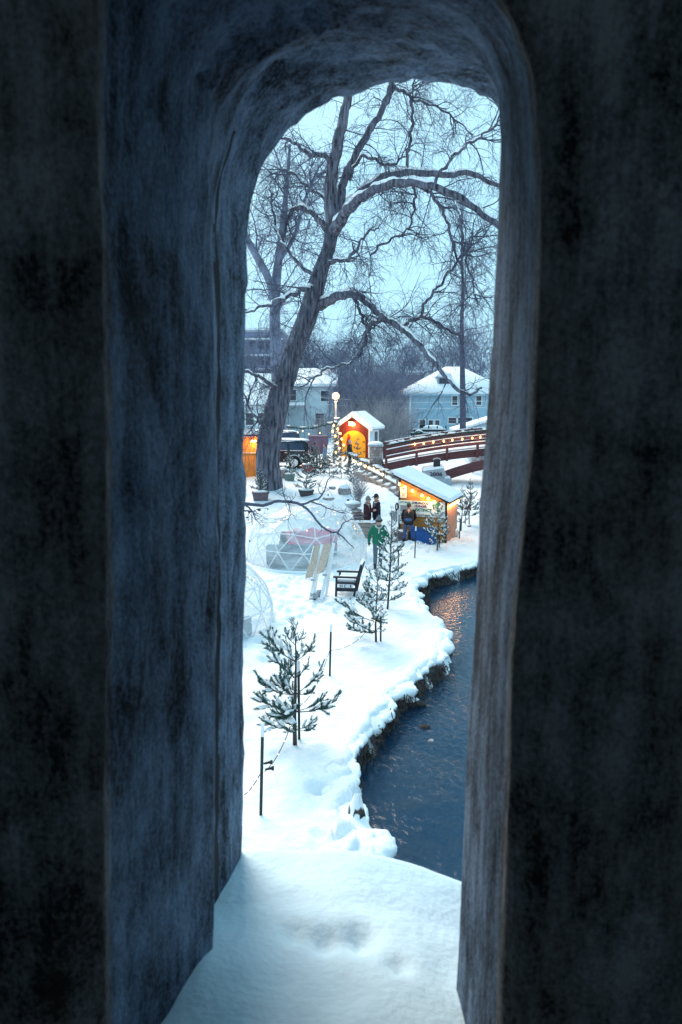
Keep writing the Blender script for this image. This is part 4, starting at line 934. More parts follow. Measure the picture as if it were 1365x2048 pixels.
MB().box(((p0.x+p1.x)/2, 91.95, (p0.z+p1.z)/2), (p1.x-p0.x+.1, .1, abs(p0.z-p1.z))).build('upper_wall', 'red_stain', gb)
# overhead wires
for (pa_, pb2, Y, m_, lab) in (((640, 795), (1010, 801), 72, 'wire_snow', 'upper snow-lined utility wire running behind the lamp to the blue house'), ((640, 808), (1010, 813), 73, 'wire_snow', 'lower thin utility wire behind the lamp'), ((640, 745), (1010, 690), 90, 'wire', 'dark wire rising across the sky above the blue house'), ((640, 722), (1010, 655), 92, 'wire', 'topmost dark wire rising across the sky')):
    a, b = P(*pa_, Y), P(*pb2, Y); pts = [tuple(a.lerp(b, t)-Vector((0, 0, .6*math.sin(t*PI)*.5))) for t in np.linspace(0, 1, 14)]
    tag(MB().tube(pts, .022, 5).build('utility_wire', m_), lab, 'wire')

# ------------------------------------------------------------------ red footbridge, stone pier, dated abutment
BRY = 52.0
def deck_z(x): return 2.5-.0100*(14-x)**2
bridge = empty('footbridge', 'dark red arched timber footbridge with garlanded snowy railings', 'bridge', (0, BRY, 0))
xs_ = np.linspace(2.9, 25.1, 38)
def strip(zt, zb_, y0, y1, x=xs_):
    mb = MB()
    for a, b in zip(x[:-1], x[1:]):
        v = []
        for X in (a, b):
            for Y_ in (y0, y1): v += [(X, Y_, deck_z(X)+zb_), (X, Y_, deck_z(X)+zt)]
        mb.add(v, [(0, 4, 5, 1), (2, 3, 7, 6), (1, 5, 7, 3), (0, 2, 6, 4)])
    return mb
for y0 in (0, 2.2): strip(0, -.52, y0, y0+.16).build('beam', 'red_stain', bridge)
dk = strip(.06, -.02, .17, 2.19).build('deck', 'red_stain', bridge); strip(.14, .064, .2, 2.16).build('snow', 'snow', dk)
strip(.03, .002, -.10, .17).build('curb_snow', 'snow_fine', bridge)
postx = [3.05]+[5.1+2.05*k for k in range(10)]
for y0 in (-.08, 2.36):
    for x in postx: MB().box((x, y0, deck_z(x)+.36), (.17, .12, 1.86)).build('post', 'red_stain', bridge)
    for a, b in zip(postx[:-1], postx[1:]):
        xx = np.linspace(a, b, 5)
        for (zt, zb_) in ((1.24, 1.10), (.92, .72), (.48, .28)):
            o = strip(zt, zb_, y0-.075 if y0 < 0 else y0+.03, y0-.03 if y0 < 0 else y0+.075, xx).build('rail', 'red_stain', bridge)
            strip(zt+.055, zt+.004, (y0-.085 if y0 < 0 else y0+.02), (y0-.02 if y0 < 0 else y0+.085), xx).build('snow', 'snow_fine', o)
# arched rib from the abutment
rb_ = MB(); cx = np.linspace(6.2, 22.2, 26); rz0 = lambda x: 1.75-.0245*(14.2-x)**2
for a, b in zip(cx[:-1], cx[1:]):
    v = []
    for X in (a, b):
        for Y_ in (-.75, -.35): v += [(X, Y_, rz0(X)-.26), (X, Y_, rz0(X)+.36)]
    rb_.add(v, [(0, 4, 5, 1), (2, 3, 7, 6), (1, 5, 7, 3), (0, 2, 6, 4)])
rb_.build('arch_rib', 'red_stain', bridge)
def garland(name, label, pts, r=.12, dens=90, m='needle_dark', snow=.5, seed=1, cat='garland', red=False):
    """a rope of evergreen: short needles round a line, snow on top"""
    rng = np.random.default_rng(seed); c = np.array([tuple(p) for p in pts]); s = np.r_[0, np.cumsum(np.linalg.norm(np.diff(c, axis=0), axis=1))]; n = int(s[-1]*dens)
    u = rng.uniform(0, s[-1], n); p = np.stack([np.interp(u, s, c[:, a]) for a in range(3)], -1)
    v = rng.normal(size=(n, 3)); v /= np.linalg.norm(v, axis=1, keepdims=True); sd_ = np.cross(v, rng.normal(size=(n, 3))); sd_ /= np.linalg.norm(sd_, axis=1, keepdims=True)
    L = r*rng.uniform(.6, 1.3, n)[:, None]; w_ = .02
    V_ = np.stack([p-sd_*w_, p+sd_*w_, p+v*L+sd_*w_*.4, p+v*L-sd_*w_*.4], 1).reshape(-1, 3); Q_ = np.arange(n*4).reshape(-1, 4)
    root = from_np(name, V_, Q_, m); tag(root, label, cat)
    if snow:
        mb = MB(); rs2 = random.Random(seed)
        for k in range(int(s[-1]*3.2)):
            if rs2.random() < snow:
                t = rs2.uniform(0, s[-1]); q_ = [np.interp(t, s, c[:, a]) for a in range(3)]; mb.ball((q_[0], q_[1]-.02, q_[2]+r*.75), 1, 7, 4, (rs2.uniform(.1, .28), .10, rs2.uniform(.04, .07)), .2)
        if mb.v: o = mb.build('snow', 'snow_fine', root, True); o['kind'] = 'stuff'
    return root
def string_lights(name, label, pts, bulbs, r=.05, m='bulb_warm', power=0.0, wire_r=.008, group=None, color=(1, .5, .17)):
    root = MB().tube([tuple(p) for p in pts], wire_r, 4).build(name, 'wire'); tag(root, label, 'string lights', group)
    me = MB().ball((0, 0, 0), r, 8, 6, (1, 1, 1.25)).mesh('bulb', m, True)
    for k, b in enumerate(bulbs):
        o = link_mesh('bulb', me, root); o.location = b
        if power: point_light(o, (0, -r*1.2, -r*1.6), power, color, r)
    return root
gl = [Vector((x, BRY-.18, deck_z(x)+1.20)) for x in np.linspace(3, 14, 40)]
garland('garland', 'evergreen garland with snow laid along the footbridge handrail', gl, .16, 110, snow=.8, seed=4)
bl = [P(px, py, BRY-.28) for px, py in ((830, 888), (848, 887), (867, 884), (888, 882), (905, 880), (925, 878), (945, 876), (961, 874), (980, 872), (1000, 871))]
string_lights('bridge_lights', 'row of warm bulbs strung along the footbridge handrail', [p+Vector((0, .03, .1)) for p in bl], bl, .062, 'bulb_warm', 3.0)
px0 = P(752, 900, 54.5); gz0 = gz(px0.x, 54.5)
pier = empty('stone_pier', 'cobblestone gate pier with a snow cap at the end of the footbridge', 'pier', (px0.x, 54.5, gz0))
ph = P(752, 892, 54.5).z-gz0
MB().box((0, 0, ph/2), (.86, .86, ph)).build('core', 'stone', pier)
MB().box((0, 0, ph+.06), (1.06, 1.06, .12)).build('cap', 'cast_concrete', pier)
MB().ball((0, 0, ph+.12), 1, 12, 6, (.56, .56, .22), .03).build('snow', 'snow', pier, True)
st = [MB().ball((0, 0, 0), 1, 8, 5, (1, .5, 1), .12).mesh('stone', m_, True) for m_ in ('stone', 'stone_pale', 'stone_pink')]
rs = random.Random(5)
for row in range(6):
    for k in range(4):
        o = link_mesh('stone', rs.choice(st), pier); s = rs.uniform(.10, .15); o.scale = (s*rs.uniform(.9, 1.2), s, s); o.location = (-.33+.22*k+rs.uniform(-.03, .03)+(row % 2)*.05, -.42, .13+row*(ph-.1)/6); o.rotation_euler = (0, rs.uniform(-.5, .5), 0)
        if k > 1: o2 = link_mesh('stone', rs.choice(st), pier); o2.scale = (s, s, s); o2.location = (.42, -.3+.25*(k-2)*2, .13+row*(ph-.1)/6); o2.rotation_euler = (0, 0, PI/2)
AY = 50.6; a0, a1 = P(848, 960, AY), P(897, 960, AY); zt_ = P(870, 940, AY).z; zs_ = P(870, 957, AY).z
ab = empty('bridge_abutment', 'stepped concrete abutment bearing the numerals 2006 beside the banner shed roof', 'abutment', ((a0.x+a1.x)/2, AY, -.3)); aw = a1.x-a0.x
MB().box((.05, .7, (zs_+.3)/2), (aw+.35, 1.5, zs_+.3)).build('base_block', 'cast_concrete', ab)
up_ = MB().prism([(-aw/2, zs_+.302), (aw/2-.02, zs_+.302), (aw/2-.3, zt_+.3+.12), (-aw/2, zt_+.3-.08)], .05, 1.3).build('dated_block', 'cast_concrete', ab)
MB().prism([(-aw/2-.05, zt_+.3-.07), (aw/2-.3, zt_+.3+.13), (aw/2-.3, zt_+.3+.27), (-aw/2+.1, zt_+.3+.12)], -.02, 1.3).build('snow', 'snow', up_)
MB().box((aw/2-.05, .72, zs_+.36), (.35, 1.46, .12)).build('ledge_snow', 'snow', ab)
lettering('2006', .36, 'ink_dark', up_, (.0, .035, (zs_+zt_)/2+.28), (PI/2, 0, 0), name='numerals', extrude=.02, sx=1.15, bold=.008)
bx_ = P(875, 928, AY); MB().box((bx_.x-(a0.x+a1.x)/2, .25, bx_.z+.3-.12), (.42, .35, .75)).build('bearing_post', 'dark_wood', ab)
hp = [( (bx_.x-(a0.x+a1.x)/2)+.24*math.cos(t), .2, bx_.z+.55+.12*math.sin(t)) for t in np.linspace(0, PI, 9)]; MB().tube(hp, .02, 5).build('handle', 'white_paint', ab)

# ------------------------------------------------------------------ the lit red hut and lamp
HUX, HUY = P(708, 917, 59).x, 59.0
hut = empty('red_hut', 'small red hut with a glowing yellow arched door and snow-laden gable roof', 'hut', (HUX, HUY, gz(HUX, HUY)-.03), -R(24))
W, L, ze, zr = 2.55, 1.95, 2.35, 3.22
for k in range(10):
    xa, xb = -W/2+W*k/10+.004, -W/2+W*(k+1)/10-.004; f = lambda x: ze+(zr-ze)*(1-abs(x)/(W/2))
    pr = [(xa, 0), (xb, 0), (xb, f(xb)-.02), (xa, f(xa)-.02)]
    if xa < 0 < xb: pr = [(xa, 0), (xb, 0), (xb, f(xb)-.02), (0, zr-.02), (xa, f(xa)-.02)]
    MB().prism(pr, 0, .05).build('plank', 'red_paint', hut)
MB().box((W/2-.03, L/2+.03, ze/2), (.06, L-.06, ze)).build('side_wall', 'siding_white', hut); MB().box((-W/2+.03, L/2+.03, ze/2), (.06, L-.06, ze)).build('side_wall', 'siding_white', hut)
MB().box((0, L, ze/2), (W, .06, ze)).build('rear_wall', 'siding_white', hut)
MB().box((W/2+.01, -.02, ze/2), (.12, .12, ze)).build('corner_board', 'white_paint', hut); MB().box((-W/2-.01, -.02, ze/2), (.12, .12, ze)).build('corner_board', 'white_paint', hut)
MB().box((W/2+.012, L*.72, ze*.62), (.02, .55, .9)).build('window', 'window_dark', hut)
def roof_slope(s_, m_, off, th, ov, name, par):
    xe = s_*(W/2+.38); zd = (zr-ze)/(W/2); ze_ = zr-zd*abs(xe)+off; zt2 = zr+off
    return MB().add([(0, -ov, zt2), (xe, -ov, ze_), (xe, L+.3, ze_), (0, L+.3, zt2), (0, -ov, zt2+th), (xe, -ov, ze_+th), (xe, L+.3, ze_+th), (0, L+.3, zt2+th)], [(0, 1, 2, 3), (4, 7, 6, 5), (0, 4, 5, 1), (1, 5, 6, 2), (2, 6, 7, 3)]).build(name, m_, par)
for s_ in (-1, 1):
    r_ = roof_slope(s_, 'grey_paint', 0, .10, .34, 'roof', hut); roof_slope(s_, 'snow', .104, .17, .36, 'snow', r_)
    MB().beam((0, -.37, zr+.0), (s_*(W/2+.38), -.37, zr-(zr-ze)/(W/2)*(W/2+.38)), .03, .22).build('barge_board', 'white_paint', hut)
arc = [(-.98, .0), (.98, .0), (.98, 1.25)]+[(.98*math.cos(t), 1.25+.78*math.sin(t)) for t in np.linspace(.08, PI-.08, 15)]+[(-.98, 1.25)]
dr = MB().prism(arc, -.045, -.004).build('arched_door', 'yellow_door', hut)
for z in (.45, 1.2): MB().box((.86, -.06, z), (.16, .03, .06)).build('hinge', 'black', dr)
cv = [(-.42+.05*math.sin(k*1.1), -.08, 1.75-k*.16) for k in range(10)]; MB().tube(cv, [.05, .09, .11, .12, .12, .12, .12, .12, .11, .09], 8).build('red_drape', 'ribbon', dr, True)
MB().box((0, -.03, ze-.08), (W-.1, .03, .05)).build('cross_board', 'red_paint', hut)
lm = MB().box((-.10, -.14, 2.52), (.46, .16, .20)).build('wall_lamp', 'lamp_lit', hut, bevel=.03)
MB().box((-.15, -.14, 2.68), (.42, .2, .07)).build('lamp_hood', 'snow_fine', lm)
point_light(lm, (-.10, -.45, 2.35), 58, (1, .60, .15), .18)
LX = P(672, 792, 57).x; lamp = empty('street_lamp', 'tall grey lamp post with one glowing round globe beside the red hut', 'street lamp', (LX, 57, gz(LX, 57)))
lh = P(672, 792, 57).z-gz(LX, 57)
MB().lathe([(.16, 0), (.16, .3), (.09, .36), (.075, lh-.5), (.12, lh-.42), (.15, lh-.36)], 12).build('post', 'grey_paint', lamp, True)
gb_ = MB().ball((0, 0, lh), .27, 16, 10).build('globe', 'globe_lit', lamp, True)
point_light(lamp, (0, -.6, lh), 260, (1, .62, .26), .35)
garland('garland', 'lit evergreen garland wound thickly round the lamp post', [Vector((LX+.16*math.cos(t*9), 57+.16*math.sin(t*9), gz(LX, 57)+.1+t*.29)) for t in np.linspace(0, 9, 70)], .30, 34, snow=.3, seed=9)
lb = [P(px, py, 56.6) for px, py in ((668, 850), (676, 858), (681, 867), (671, 872), (684, 878), (675, 886), (680, 897), (672, 905), (688, 890), (666, 862))]
string_lights('post_lights', 'cluster of warm bulbs wound round the lamp post', lb, lb, .075, 'bulb_warm', 0)
sw = [P(px, py, 55.5) for px, py in ((672, 846), (650, 850), (625, 856), (600, 857), (570, 853), (530, 846), (490, 838))]
garland('garland', 'thin evergreen garland swagged from the lamp post to the willow', sw, .14, 120, snow=.45, seed=10)
sb = [P(px, py, 55.4) for px, py in ((640, 866), (606, 862), (596, 865), (575, 862), (618, 868))]
string_lights('swag_lights', 'small soft bulbs under the swagged garland above the black car', sb, sb, .045, 'bulb_soft')

# ------------------------------------------------------------------ stairs with a garlanded rail
stairs = empty('garden_stairs', 'flight of weathered timber steps coming down the slope behind the banner shed', 'stairs', (0, 0, 0))
sp_ = [(724, 945, 45.0), (737, 950, 44.3), (750, 957, 43.6), (763, 964, 42.9), (776, 971, 42.2), (789, 978, 41.5), (802, 986, 40.8)]
for k, (px, py, Y) in enumerate(sp_):
    p = P(px, py, Y); o = MB().box(p, (.5, 1.3, .07), Matrix.Rotation(-.25, 4, 'Z')).build('tread', 'grey_wood', stairs, bevel=.01)
    MB().box((p.x-.05, p.y+.1, p.z+.06), (.34, 1.1, .05), Matrix.Rotation(-.25, 4, 'Z')).build('snow', 'snow_fine', o)
a, b = P(715, 948, 44.6), P(800, 992, 40.2); MB().beam(a, b, .1, .3).build('stringer', 'grey_wood', stairs)
a, b = P(722, 936, 46.2), P(806, 980, 41.6); MB().beam(a, b, .1, .3).build('stringer', 'grey_wood', stairs)
for (px, p0_, p1_, Y) in ((735, 928, 958, 44.3), (724, 924, 950, 45.4), (768, 944, 975, 42.6), (795, 957, 992, 41)):
    MB().beam(P(px, p1_, Y), P(px, p0_, Y), .11, .11, (0, 1, 0)).build('rail_post', 'grey_wood', stairs)
hr = [P(px, py, Y) for px, py, Y in ((688, 905, 47.5), (705, 912, 46.6), (720, 920, 45.6), (735, 928, 44.3), (752, 936, 43.4), (770, 945, 42.5), (788, 953, 41.6), (805, 960, 40.8))]
for a, b in zip(hr[:-1], hr[1:]): MB().beam(a, b, .09, .07).build('handrail', 'grey_wood', stairs)
garland('garland', 'snowy evergreen garland draped down the stair handrail', hr, .18, 120, snow=.95, seed=12)
sl = [P(px, py, 43.2+k*-.3) for k, (px, py) in enumerate(((708, 922), (722, 927), (731, 932), (738, 935), (748, 938), (756, 942), (766, 949)))]
string_lights('stair_lights', 'warm glowing bulbs under the stair handrail garland', [p+Vector((0, 0, .07)) for p in sl], sl, .06, 'bulb_warm', 1.2)

#@@OBJECTS
# ------------------------------------------------------------------ bare pale shrubs
def shrub_mesh(seed, H, n, spread, m):
    rng = np.random.default_rng(seed); K = 7; a = rng.uniform(0, 2*PI, n); s_ = rng.uniform(.1, 1, n)*spread; t = np.linspace(0, 1, K)
    h = H*rng.uniform(.55, 1, n)
    pa = np.stack([np.outer(np.cos(a)*s_, t**1.4)+rng.normal(size=(n, 1))*.06, np.outer(np.sin(a)*s_, t**1.4)+rng.normal(size=(n, 1))*.06, np.outer(h, t)], -1)+rng.normal(size=(n, K, 3))*.025*t[None, :, None]
    ra = np.linspace(.016, .006, K)[None].repeat(n, 0)
    pb, rb = sprout(pa, ra, 5, (.2*H, .45*H), (.007, .01), 5, .3, .2, -.08, 1.3, .6, rng)
    o = from_np('twigs', *join_np([tubes_np(pa, ra, 3), tubes_np(pb, rb, 3)]), m); me = o.data; bpy.data.objects.remove(o); return me
SH = [shrub_mesh(500+k, 3.7, 64, 1.5, 'twig_pale') for k in range(3)]
rs = random.Random(33)
for k, (px, Y, s) in enumerate(((748, 66, 1.0), (768, 67, 1.15), (785, 66, 1.0), (800, 68, 1.1), (735, 70, 1.2), (757, 71, 1.35), (778, 73, 1.3), (812, 72, .9), (690, 70, 1.1), (715, 72, 1.3), (640, 70, .8), (948, 57.5, .5), (962, 58.5, .55), (976, 58, .55))):
    x = P(px, 860, Y).x
    lab = 'pale frosted bush on the snowy bank under the footbridge' if px > 900 else 'pale frosted bare bush in the thicket right beside the red hut'
    o = link_mesh('bare_bush', SH[k % 3]); o.location = (x, Y, gz(x, Y)-.05); o.scale = (s, s, s); o.rotation_euler = (0, 0, rs.uniform(0, 6)); tag(o, lab, 'bush', 'bushes under the footbridge' if px > 900 else 'thicket bushes')
p = on(716, 1012, .3); o = link_mesh('dogwood_shrub', shrub_mesh(77, 1.35, 34, .62, 'twig_pale')); o.location = (p.x, p.y, p.z-.05)
tag(o, 'many-stemmed bare grey shrub fanning out behind the two people in dark coats', 'shrub')

# ------------------------------------------------------------------ banner shed
A, B = G(797, 1079), G(893, 1086); SW = (B-A).length; sa = math.atan2(B.y-A.y, B.x-A.x)
gsh = min(gz(A.x, A.y), gz(B.x, B.y)); shed = empty('food_stall', 'small lean-to timber stall hung with a white banner and warm bulbs', 'stall', (A.x, A.y, gsh), sa)
SD = 1.85; HL, HR = 2.62, 1.72; zl = lambda x: HL+(HR-HL)*x/SW
nb_ = 13
for k in range(nb_):
    z0, z1 = k*.2+.004, (k+1)*.2-.004
    xr = lambda z: min(SW, SW*(HL-z)/(HL-HR))
    if z0 > HL-.05: continue
    pr = [(0, z0), (xr(z0), z0), (xr(min(z1, HL)), min(z1, HL)), (0, min(z1, HL))]
    MB().prism(pr, 0, .04).build('plank', 'orange_wood', shed)
ns_ = 9
for k in range(ns_):
    y0, y1 = k*SD/ns_+.004+.045, (k+1)*SD/ns_-.004+.045; MB().box((SW-.02, (y0+y1)/2, HR/2), (.04, y1-y0, HR)).build('plank', 'brown_wood', shed)
MB().box((SW/2, SD+.03, HR/2), (SW, .04, HR)).build('rear_wall', 'brown_wood', shed); MB().box((.02, SD/2, HL/2), (.04, SD-.1, HL)).build('side_wall', 'brown_wood', shed)
for x in (.04, SW-.02): MB().box((x, -.02, zl(x)/2-.02), (.07, .05, zl(x)-.06)).build('corner_post', 'dark_wood', shed)
sl_ = (HR-HL)/SW; x0, x1 = -.2, SW+.16
def roofp(off, th, y0, y1, xa=x0, xb=x1): return MB().prism([(xa, HL+sl_*xa+off), (xb, HL+sl_*xb+off), (xb, HL+sl_*xb+off+th), (xa, HL+sl_*xa+off+th)], y0, y1)
rf_ = roofp(.0, .06, -.16, SD+.2).build('roof', 'dark_wood', shed)
rsn = roofp(.064, .17, -.2, SD+.24, x0-.03, x1+.03).build('snow', 'snow', rf_, bevel=.05)
bz0, bz1 = 1.06, 1.70
bn = MB().box((SW/2-.02, -.055, (bz0+bz1)/2), (SW-.1, .012, bz1-bz0)).build('banner', 'banner', shed)
XR = (PI/2, 0, 0); yb = -.066
def bt(t, size, m_, fx, fz, sx=1.0, bold=.004): lettering(t, size, m_, bn, (.03+fx*(SW-.1), yb, bz0+fz*(bz1-bz0)), XR, sx=sx, bold=bold)
bt("LET'S MAKE", .10, 'ink_green', .135, .87, .9, .002); bt('CHILDHOOD', .135, 'ink_dark', .47, .87, .9, .006); bt('HUNGER', .135, 'ink_maroon', .48, .66, .95, .006)
bt('EXTINCT', .17, 'ink_green', .54, .42, 1.0, .007); bt('SAKE Month of the Food Program', .10, 'ink_dark', .36, .10, .9, .003)
MB().box((.03+.14*(SW-.1), yb, bz0+.48*(bz1-bz0)), (.42, .006, .26)).build('printed_photo', 'ink_grey', bn)
dn = [(0, 0), (.10, .05), (.20, .05), (.27, .0), (.27, -.07), (.20, -.10), (.22, -.2), (.30, -.34), (.16, -.34), (.12, -.18), (.07, -.11), (-.02, -.10), (-.04, -.04)]
MB().prism([(.03+.76*(SW-.1)+x, bz0+.90*(bz1-bz0)+z) for x, z in dn], yb-.003, yb+.003).build('dinosaur_emblem', 'ink_leaf', bn)
MB().box((.06+.16, -.056, 2.02), (.29, .014, .44)).build('menu_board', 'paper', shed)
mbd = bpy.data.objects['menu_board']
MB().box((.22, -.066, 2.19), (.20, .004, .045)).build('heading', 'ink_dark', mbd)
for k in range(6): MB().box((.22, -.066, 2.12-.045*k), (.16-.02*(k % 3), .004, .014)).build('printed_line', 'ink_grey', mbd)
np_ = MB().box((.06+.11, -.056, .87), (.21, .014, .32)).build('notice', 'banner', shed)
for k, (dx, dz, c) in enumerate(((-.04, .07, 'ink_maroon'), (.05, .06, 'ink_dark'), (-.05, -.02, 'ink_dark'), (.04, -.04, 'ink_maroon'), (0, -.11, 'ink_grey'))): MB().box((.17+dx, -.066, .87+dz), (.06, .004, .05)).build('printed_block', c, np_)
def shed_w(x, y, z): return Matrix.Translation(shed.location) @ Matrix.Rotation(sa, 4, 'Z') @ Vector((x, y, z))
bx2 = [.06, .30, .62, 1.03, 1.30, 1.55]
sbp = [shed_w(x, -.12, zl(x)-.22) for x in bx2]
string_lights('stall_lights', 'warm glowing bulbs strung under the sloping front eave of the banner stall', [shed_w(x, -.10, zl(x)-.12) for x in np.linspace(0, SW, 12)], sbp, .055, 'bulb_warm', 4.5, color=(1, .5, .13))
sbs = [shed_w(SW+.08, y, HR-.17) for y in (.25, .6, .95, 1.3, 1.65)]
string_lights('stall_lights', 'glowing bulbs along the river-side wall of the banner stall', [shed_w(SW+.05, y, HR-.12) for y in np.linspace(0, SD, 9)], sbs, .055, 'bulb_warm', 6, color=(1, .48, .13))
tub = empty('storage_tub', 'deep blue plastic tub standing against the banner stall', 'tub', shed_w(1.22, -.40, 0), sa)
MB().box((0, 0, .3), (.95, .5, .56), taper=1.06).build('body', 'blue_plastic', tub, bevel=.03); MB().box((0, 0, .60), (1.06, .58, .06)).build('rim', 'blue_plastic', tub, bevel=.015)
cr_ = empty('wooden_crate', 'low brown wooden crate with snow beside the bent worker', 'crate', shed_w(.28, -.35, 0), sa)
for z in (.08, .24, .40): MB().box((0, -.25, z), (.6, .03, .13)).build('slat', 'grey_wood', cr_)
for s_ in (-1, 1): MB().box((s_*.29, 0, .25), (.03, .47, .46)).build('side_panel', 'grey_wood', cr_)
MB().ball((0, 0, .42), 1, 10, 5, (.28, .24, .1), .1).build('snow', 'snow_fine', cr_, True)
p = shed_w(-.14, .1, 1.0); mbx = MB().box((p.x-.06, p.y, p.z), (.24, .2, .42)); mb2 = mbx.build('meter_box', 'grey_paint', None); tag(mb2, 'small grey meter box on the left edge of the banner stall', 'box')
p = shed_w(-.05, -.1, 1.42); c_ = torus(.15, .03, 16, 6).build('hose_reel', 'black'); c_.location = p; c_.rotation_euler = (0, 0, PI/2+sa); tag(c_, 'dark coiled hose hanging at the left corner of the banner stall', 'hose')

# ------------------------------------------------------------------ clear igloo domes
def geodesic(freq=3):
    g = (1+5**.5)/2
    v = [Vector(a).normalized() for a in ((-1, g, 0), (1, g, 0), (-1, -g, 0), (1, -g, 0), (0, -1, g), (0, 1, g), (0, -1, -g), (0, 1, -g), (g, 0, -1), (g, 0, 1), (-g, 0, -1), (-g, 0, 1))]
    rot = v[5].rotation_difference(Vector((0, 0, 1))); v = [rot @ a for a in v]
    f = [(0, 11, 5), (0, 5, 1), (0, 1, 7), (0, 7, 10), (0, 10, 11), (1, 5, 9), (5, 11, 4), (11, 10, 2), (10, 7, 6), (7, 1, 8), (3, 9, 4), (3, 4, 2), (3, 2, 6), (3, 6, 8), (3, 8, 9), (4, 9, 5), (2, 4, 11), (6, 2, 10), (8, 6, 7), (9, 8, 1)]
    V_, idx, T_ = [], {}, []
    def vid(p):
        p = p.normalized(); k = tuple(round(x, 4) for x in p)
        if k not in idx: idx[k] = len(V_); V_.append(p)
        return idx[k]
    for a, b, c in f:
        A_, B_, C_ = v[a], v[b], v[c]
        pt = lambda i, j: A_*(1-(i+j)/freq)+B_*(i/freq)+C_*(j/freq)
        for i in range(freq):
            for j in range(freq-i):
                T_.append((vid(pt(i, j)), vid(pt(i+1, j)), vid(pt(i, j+1))))
                if i+j < freq-1: T_.append((vid(pt(i+1, j)), vid(pt(i+1, j+1)), vid(pt(i, j+1))))
    return V_, T_
GV, GT = geodesic(3)
rod = MB().tube([(0, 0, -.5), (0, 0, .5)], 1, 6).mesh('strut', 'pvc_frame', True)
def dome(label, cx, cy, r, hscale, rz, lights_lab, seed):
    z0 = gz(cx, cy)-.05; root = empty('igloo_dome', label, 'dome', (cx, cy, z0), rz)
    keep = [t for t in GT if sum(GV[i].z for i in t)/3 > -.20]
    used = sorted({i for t in keep for i in t}); low = {i: GV[i].z < -.05 for i in used}
    pos = {}
    for i in used:
        p = GV[i]; z = (p.z+.19)*r*hscale
        if low[i]: z = 0; h = Vector((p.x, p.y, 0)).normalized()*r*.985; pos[i] = Vector((h.x, h.y, 0))
        else: pos[i] = Vector((p.x*r, p.y*r, z))
    es = {tuple(sorted((t[a], t[(a+1) % 3]))) for t in keep for a in range(3)}
    for a, b in es:
        d = pos[b]-pos[a]; o = link_mesh('strut', rod, root); o.location = (pos[a]+pos[b])/2; o.scale = (.019, .019, d.length); o.rotation_euler = d.to_track_quat('Z', 'Y').to_euler()
    mb = MB()
    for t in keep:       # taut film outside the frame, each panel bowed in a little
        A_, B_, C_ = (pos[i]*1.018 for i in t); n_ = 4; ids = {}
        for i in range(n_+1):
            for j in range(n_+1-i):
                k = n_-i-j; p = (A_*i+B_*j+C_*k)/n_; bow = 27*i*j*k/n_**3; q_ = p*(1-.012*bow)
                q_ += p.normalized()*.02*mnoise.noise(p*3+Vector((seed, 0, 0))); ids[(i, j)] = len(mb.v); mb.v.append(tuple(q_))
        for i in range(n_):
            for j in range(n_-i):
                mb.f.append((ids[(i, j)], ids[(i+1, j)], ids[(i, j+1)])); mb.mi.append(0)
                if i+j < n_-1: mb.f.append((ids[(i+1, j)], ids[(i+1, j+1)], ids[(i, j+1)])); mb.mi.append(0)
    mb.build('clear_cover', 'film', root, True)
    sk = [(r*1.03*math.cos(t), r*1.03*math.sin(t), .02) for t in np.linspace(0, 2*PI, 40)]; MB().tube(sk, .06, 6).build('snow_skirt', 'snow_fine', root, True)
    rng = random.Random(seed); pts = []
    for k in range(46):
        t = k/45; a = rng.uniform(0, .35)+k*.62; e_ = .45+.75*((k*.37) % 1); pts.append(root.location+Matrix.Rotation(rz, 3, 'Z') @ Vector((r*.93*math.cos(a)*math.cos(e_), r*.93*math.sin(a)*math.cos(e_), (math.sin(e_)+.19)*r*hscale*.94)))
    pts.sort(key=lambda p: math.atan2(p.y-cy, p.x-cx))
    string_lights('fairy_lights', lights_lab, pts, pts, .022, 'bulb_soft', 0, .004)
    return root
d1 = dome('large clear plastic igloo dome with white struts and a red blanket inside', -1.28, 28.3, 2.26, .80, .2, 'tiny warm fairy lights looped inside the larger igloo', 3)
d2 = dome('clear plastic igloo dome cut off by the parapet edge on the near path', -3.95, 20.0, 2.15, .82, .5, 'tiny warm fairy lights looped inside the nearer igloo', 8)
def lounge(name, label, loc, rz, w_):
    root = empty(name, label, 'sofa', loc, rz)
    MB().box((0, 0, .2), (w_, .75, .36)).build('seat', 'cushion_grey', root, bevel=.05); MB().box((0, .36, .5), (w_, .16, .62)).build('backrest', 'cushion_grey', root, bevel=.05)
    for s_ in (-1, 1): MB().box((s_*(w_/2-.07), 0, .44), (.14, .7, .2)).build('armrest', 'cushion_grey', root, bevel=.04)
    return root
zd = gz(-1.3, 28.3)
lounge('outdoor_sofa', 'grey outdoor sofa inside the larger igloo, under the red blanket', (-1.25, 28.9, zd), 0, 2.2)
lounge('outdoor_sofa', 'grey outdoor seat with its back to the path inside the larger igloo', (-1.5, 27.1, zd), PI, 2.3)
lounge('outdoor_sofa', 'grey outdoor seat inside the nearer igloo', (-3.0, 19.2, gz(-3, 19.2)), PI*.75, 1.4)
nbx, nby = 30, 14; vb = []
for j in range(nby):
    for i in range(nbx):
        u, v_ = i/(nbx-1), j/(nby-1); x = -1.0+2.0*u; y = -.3+.75*v_; z = .44+.42*sstep(.35, .6, v_)+.06*math.sin(u*19+v_*5)+.05*math.sin(u*7-v_*9)-.16*(1-v_)*abs(u-.5); vb.append((x*(1-.1*math.sin(v_*6)), y-.12, float(z)))
bk_ = MB().add(vb, [(j*nbx+i, j*nbx+i+1, (j+1)*nbx+i+1, (j+1)*nbx+i) for j in range(nby-1) for i in range(nbx-1)]).build('blanket', 'blanket_pink', None, True)
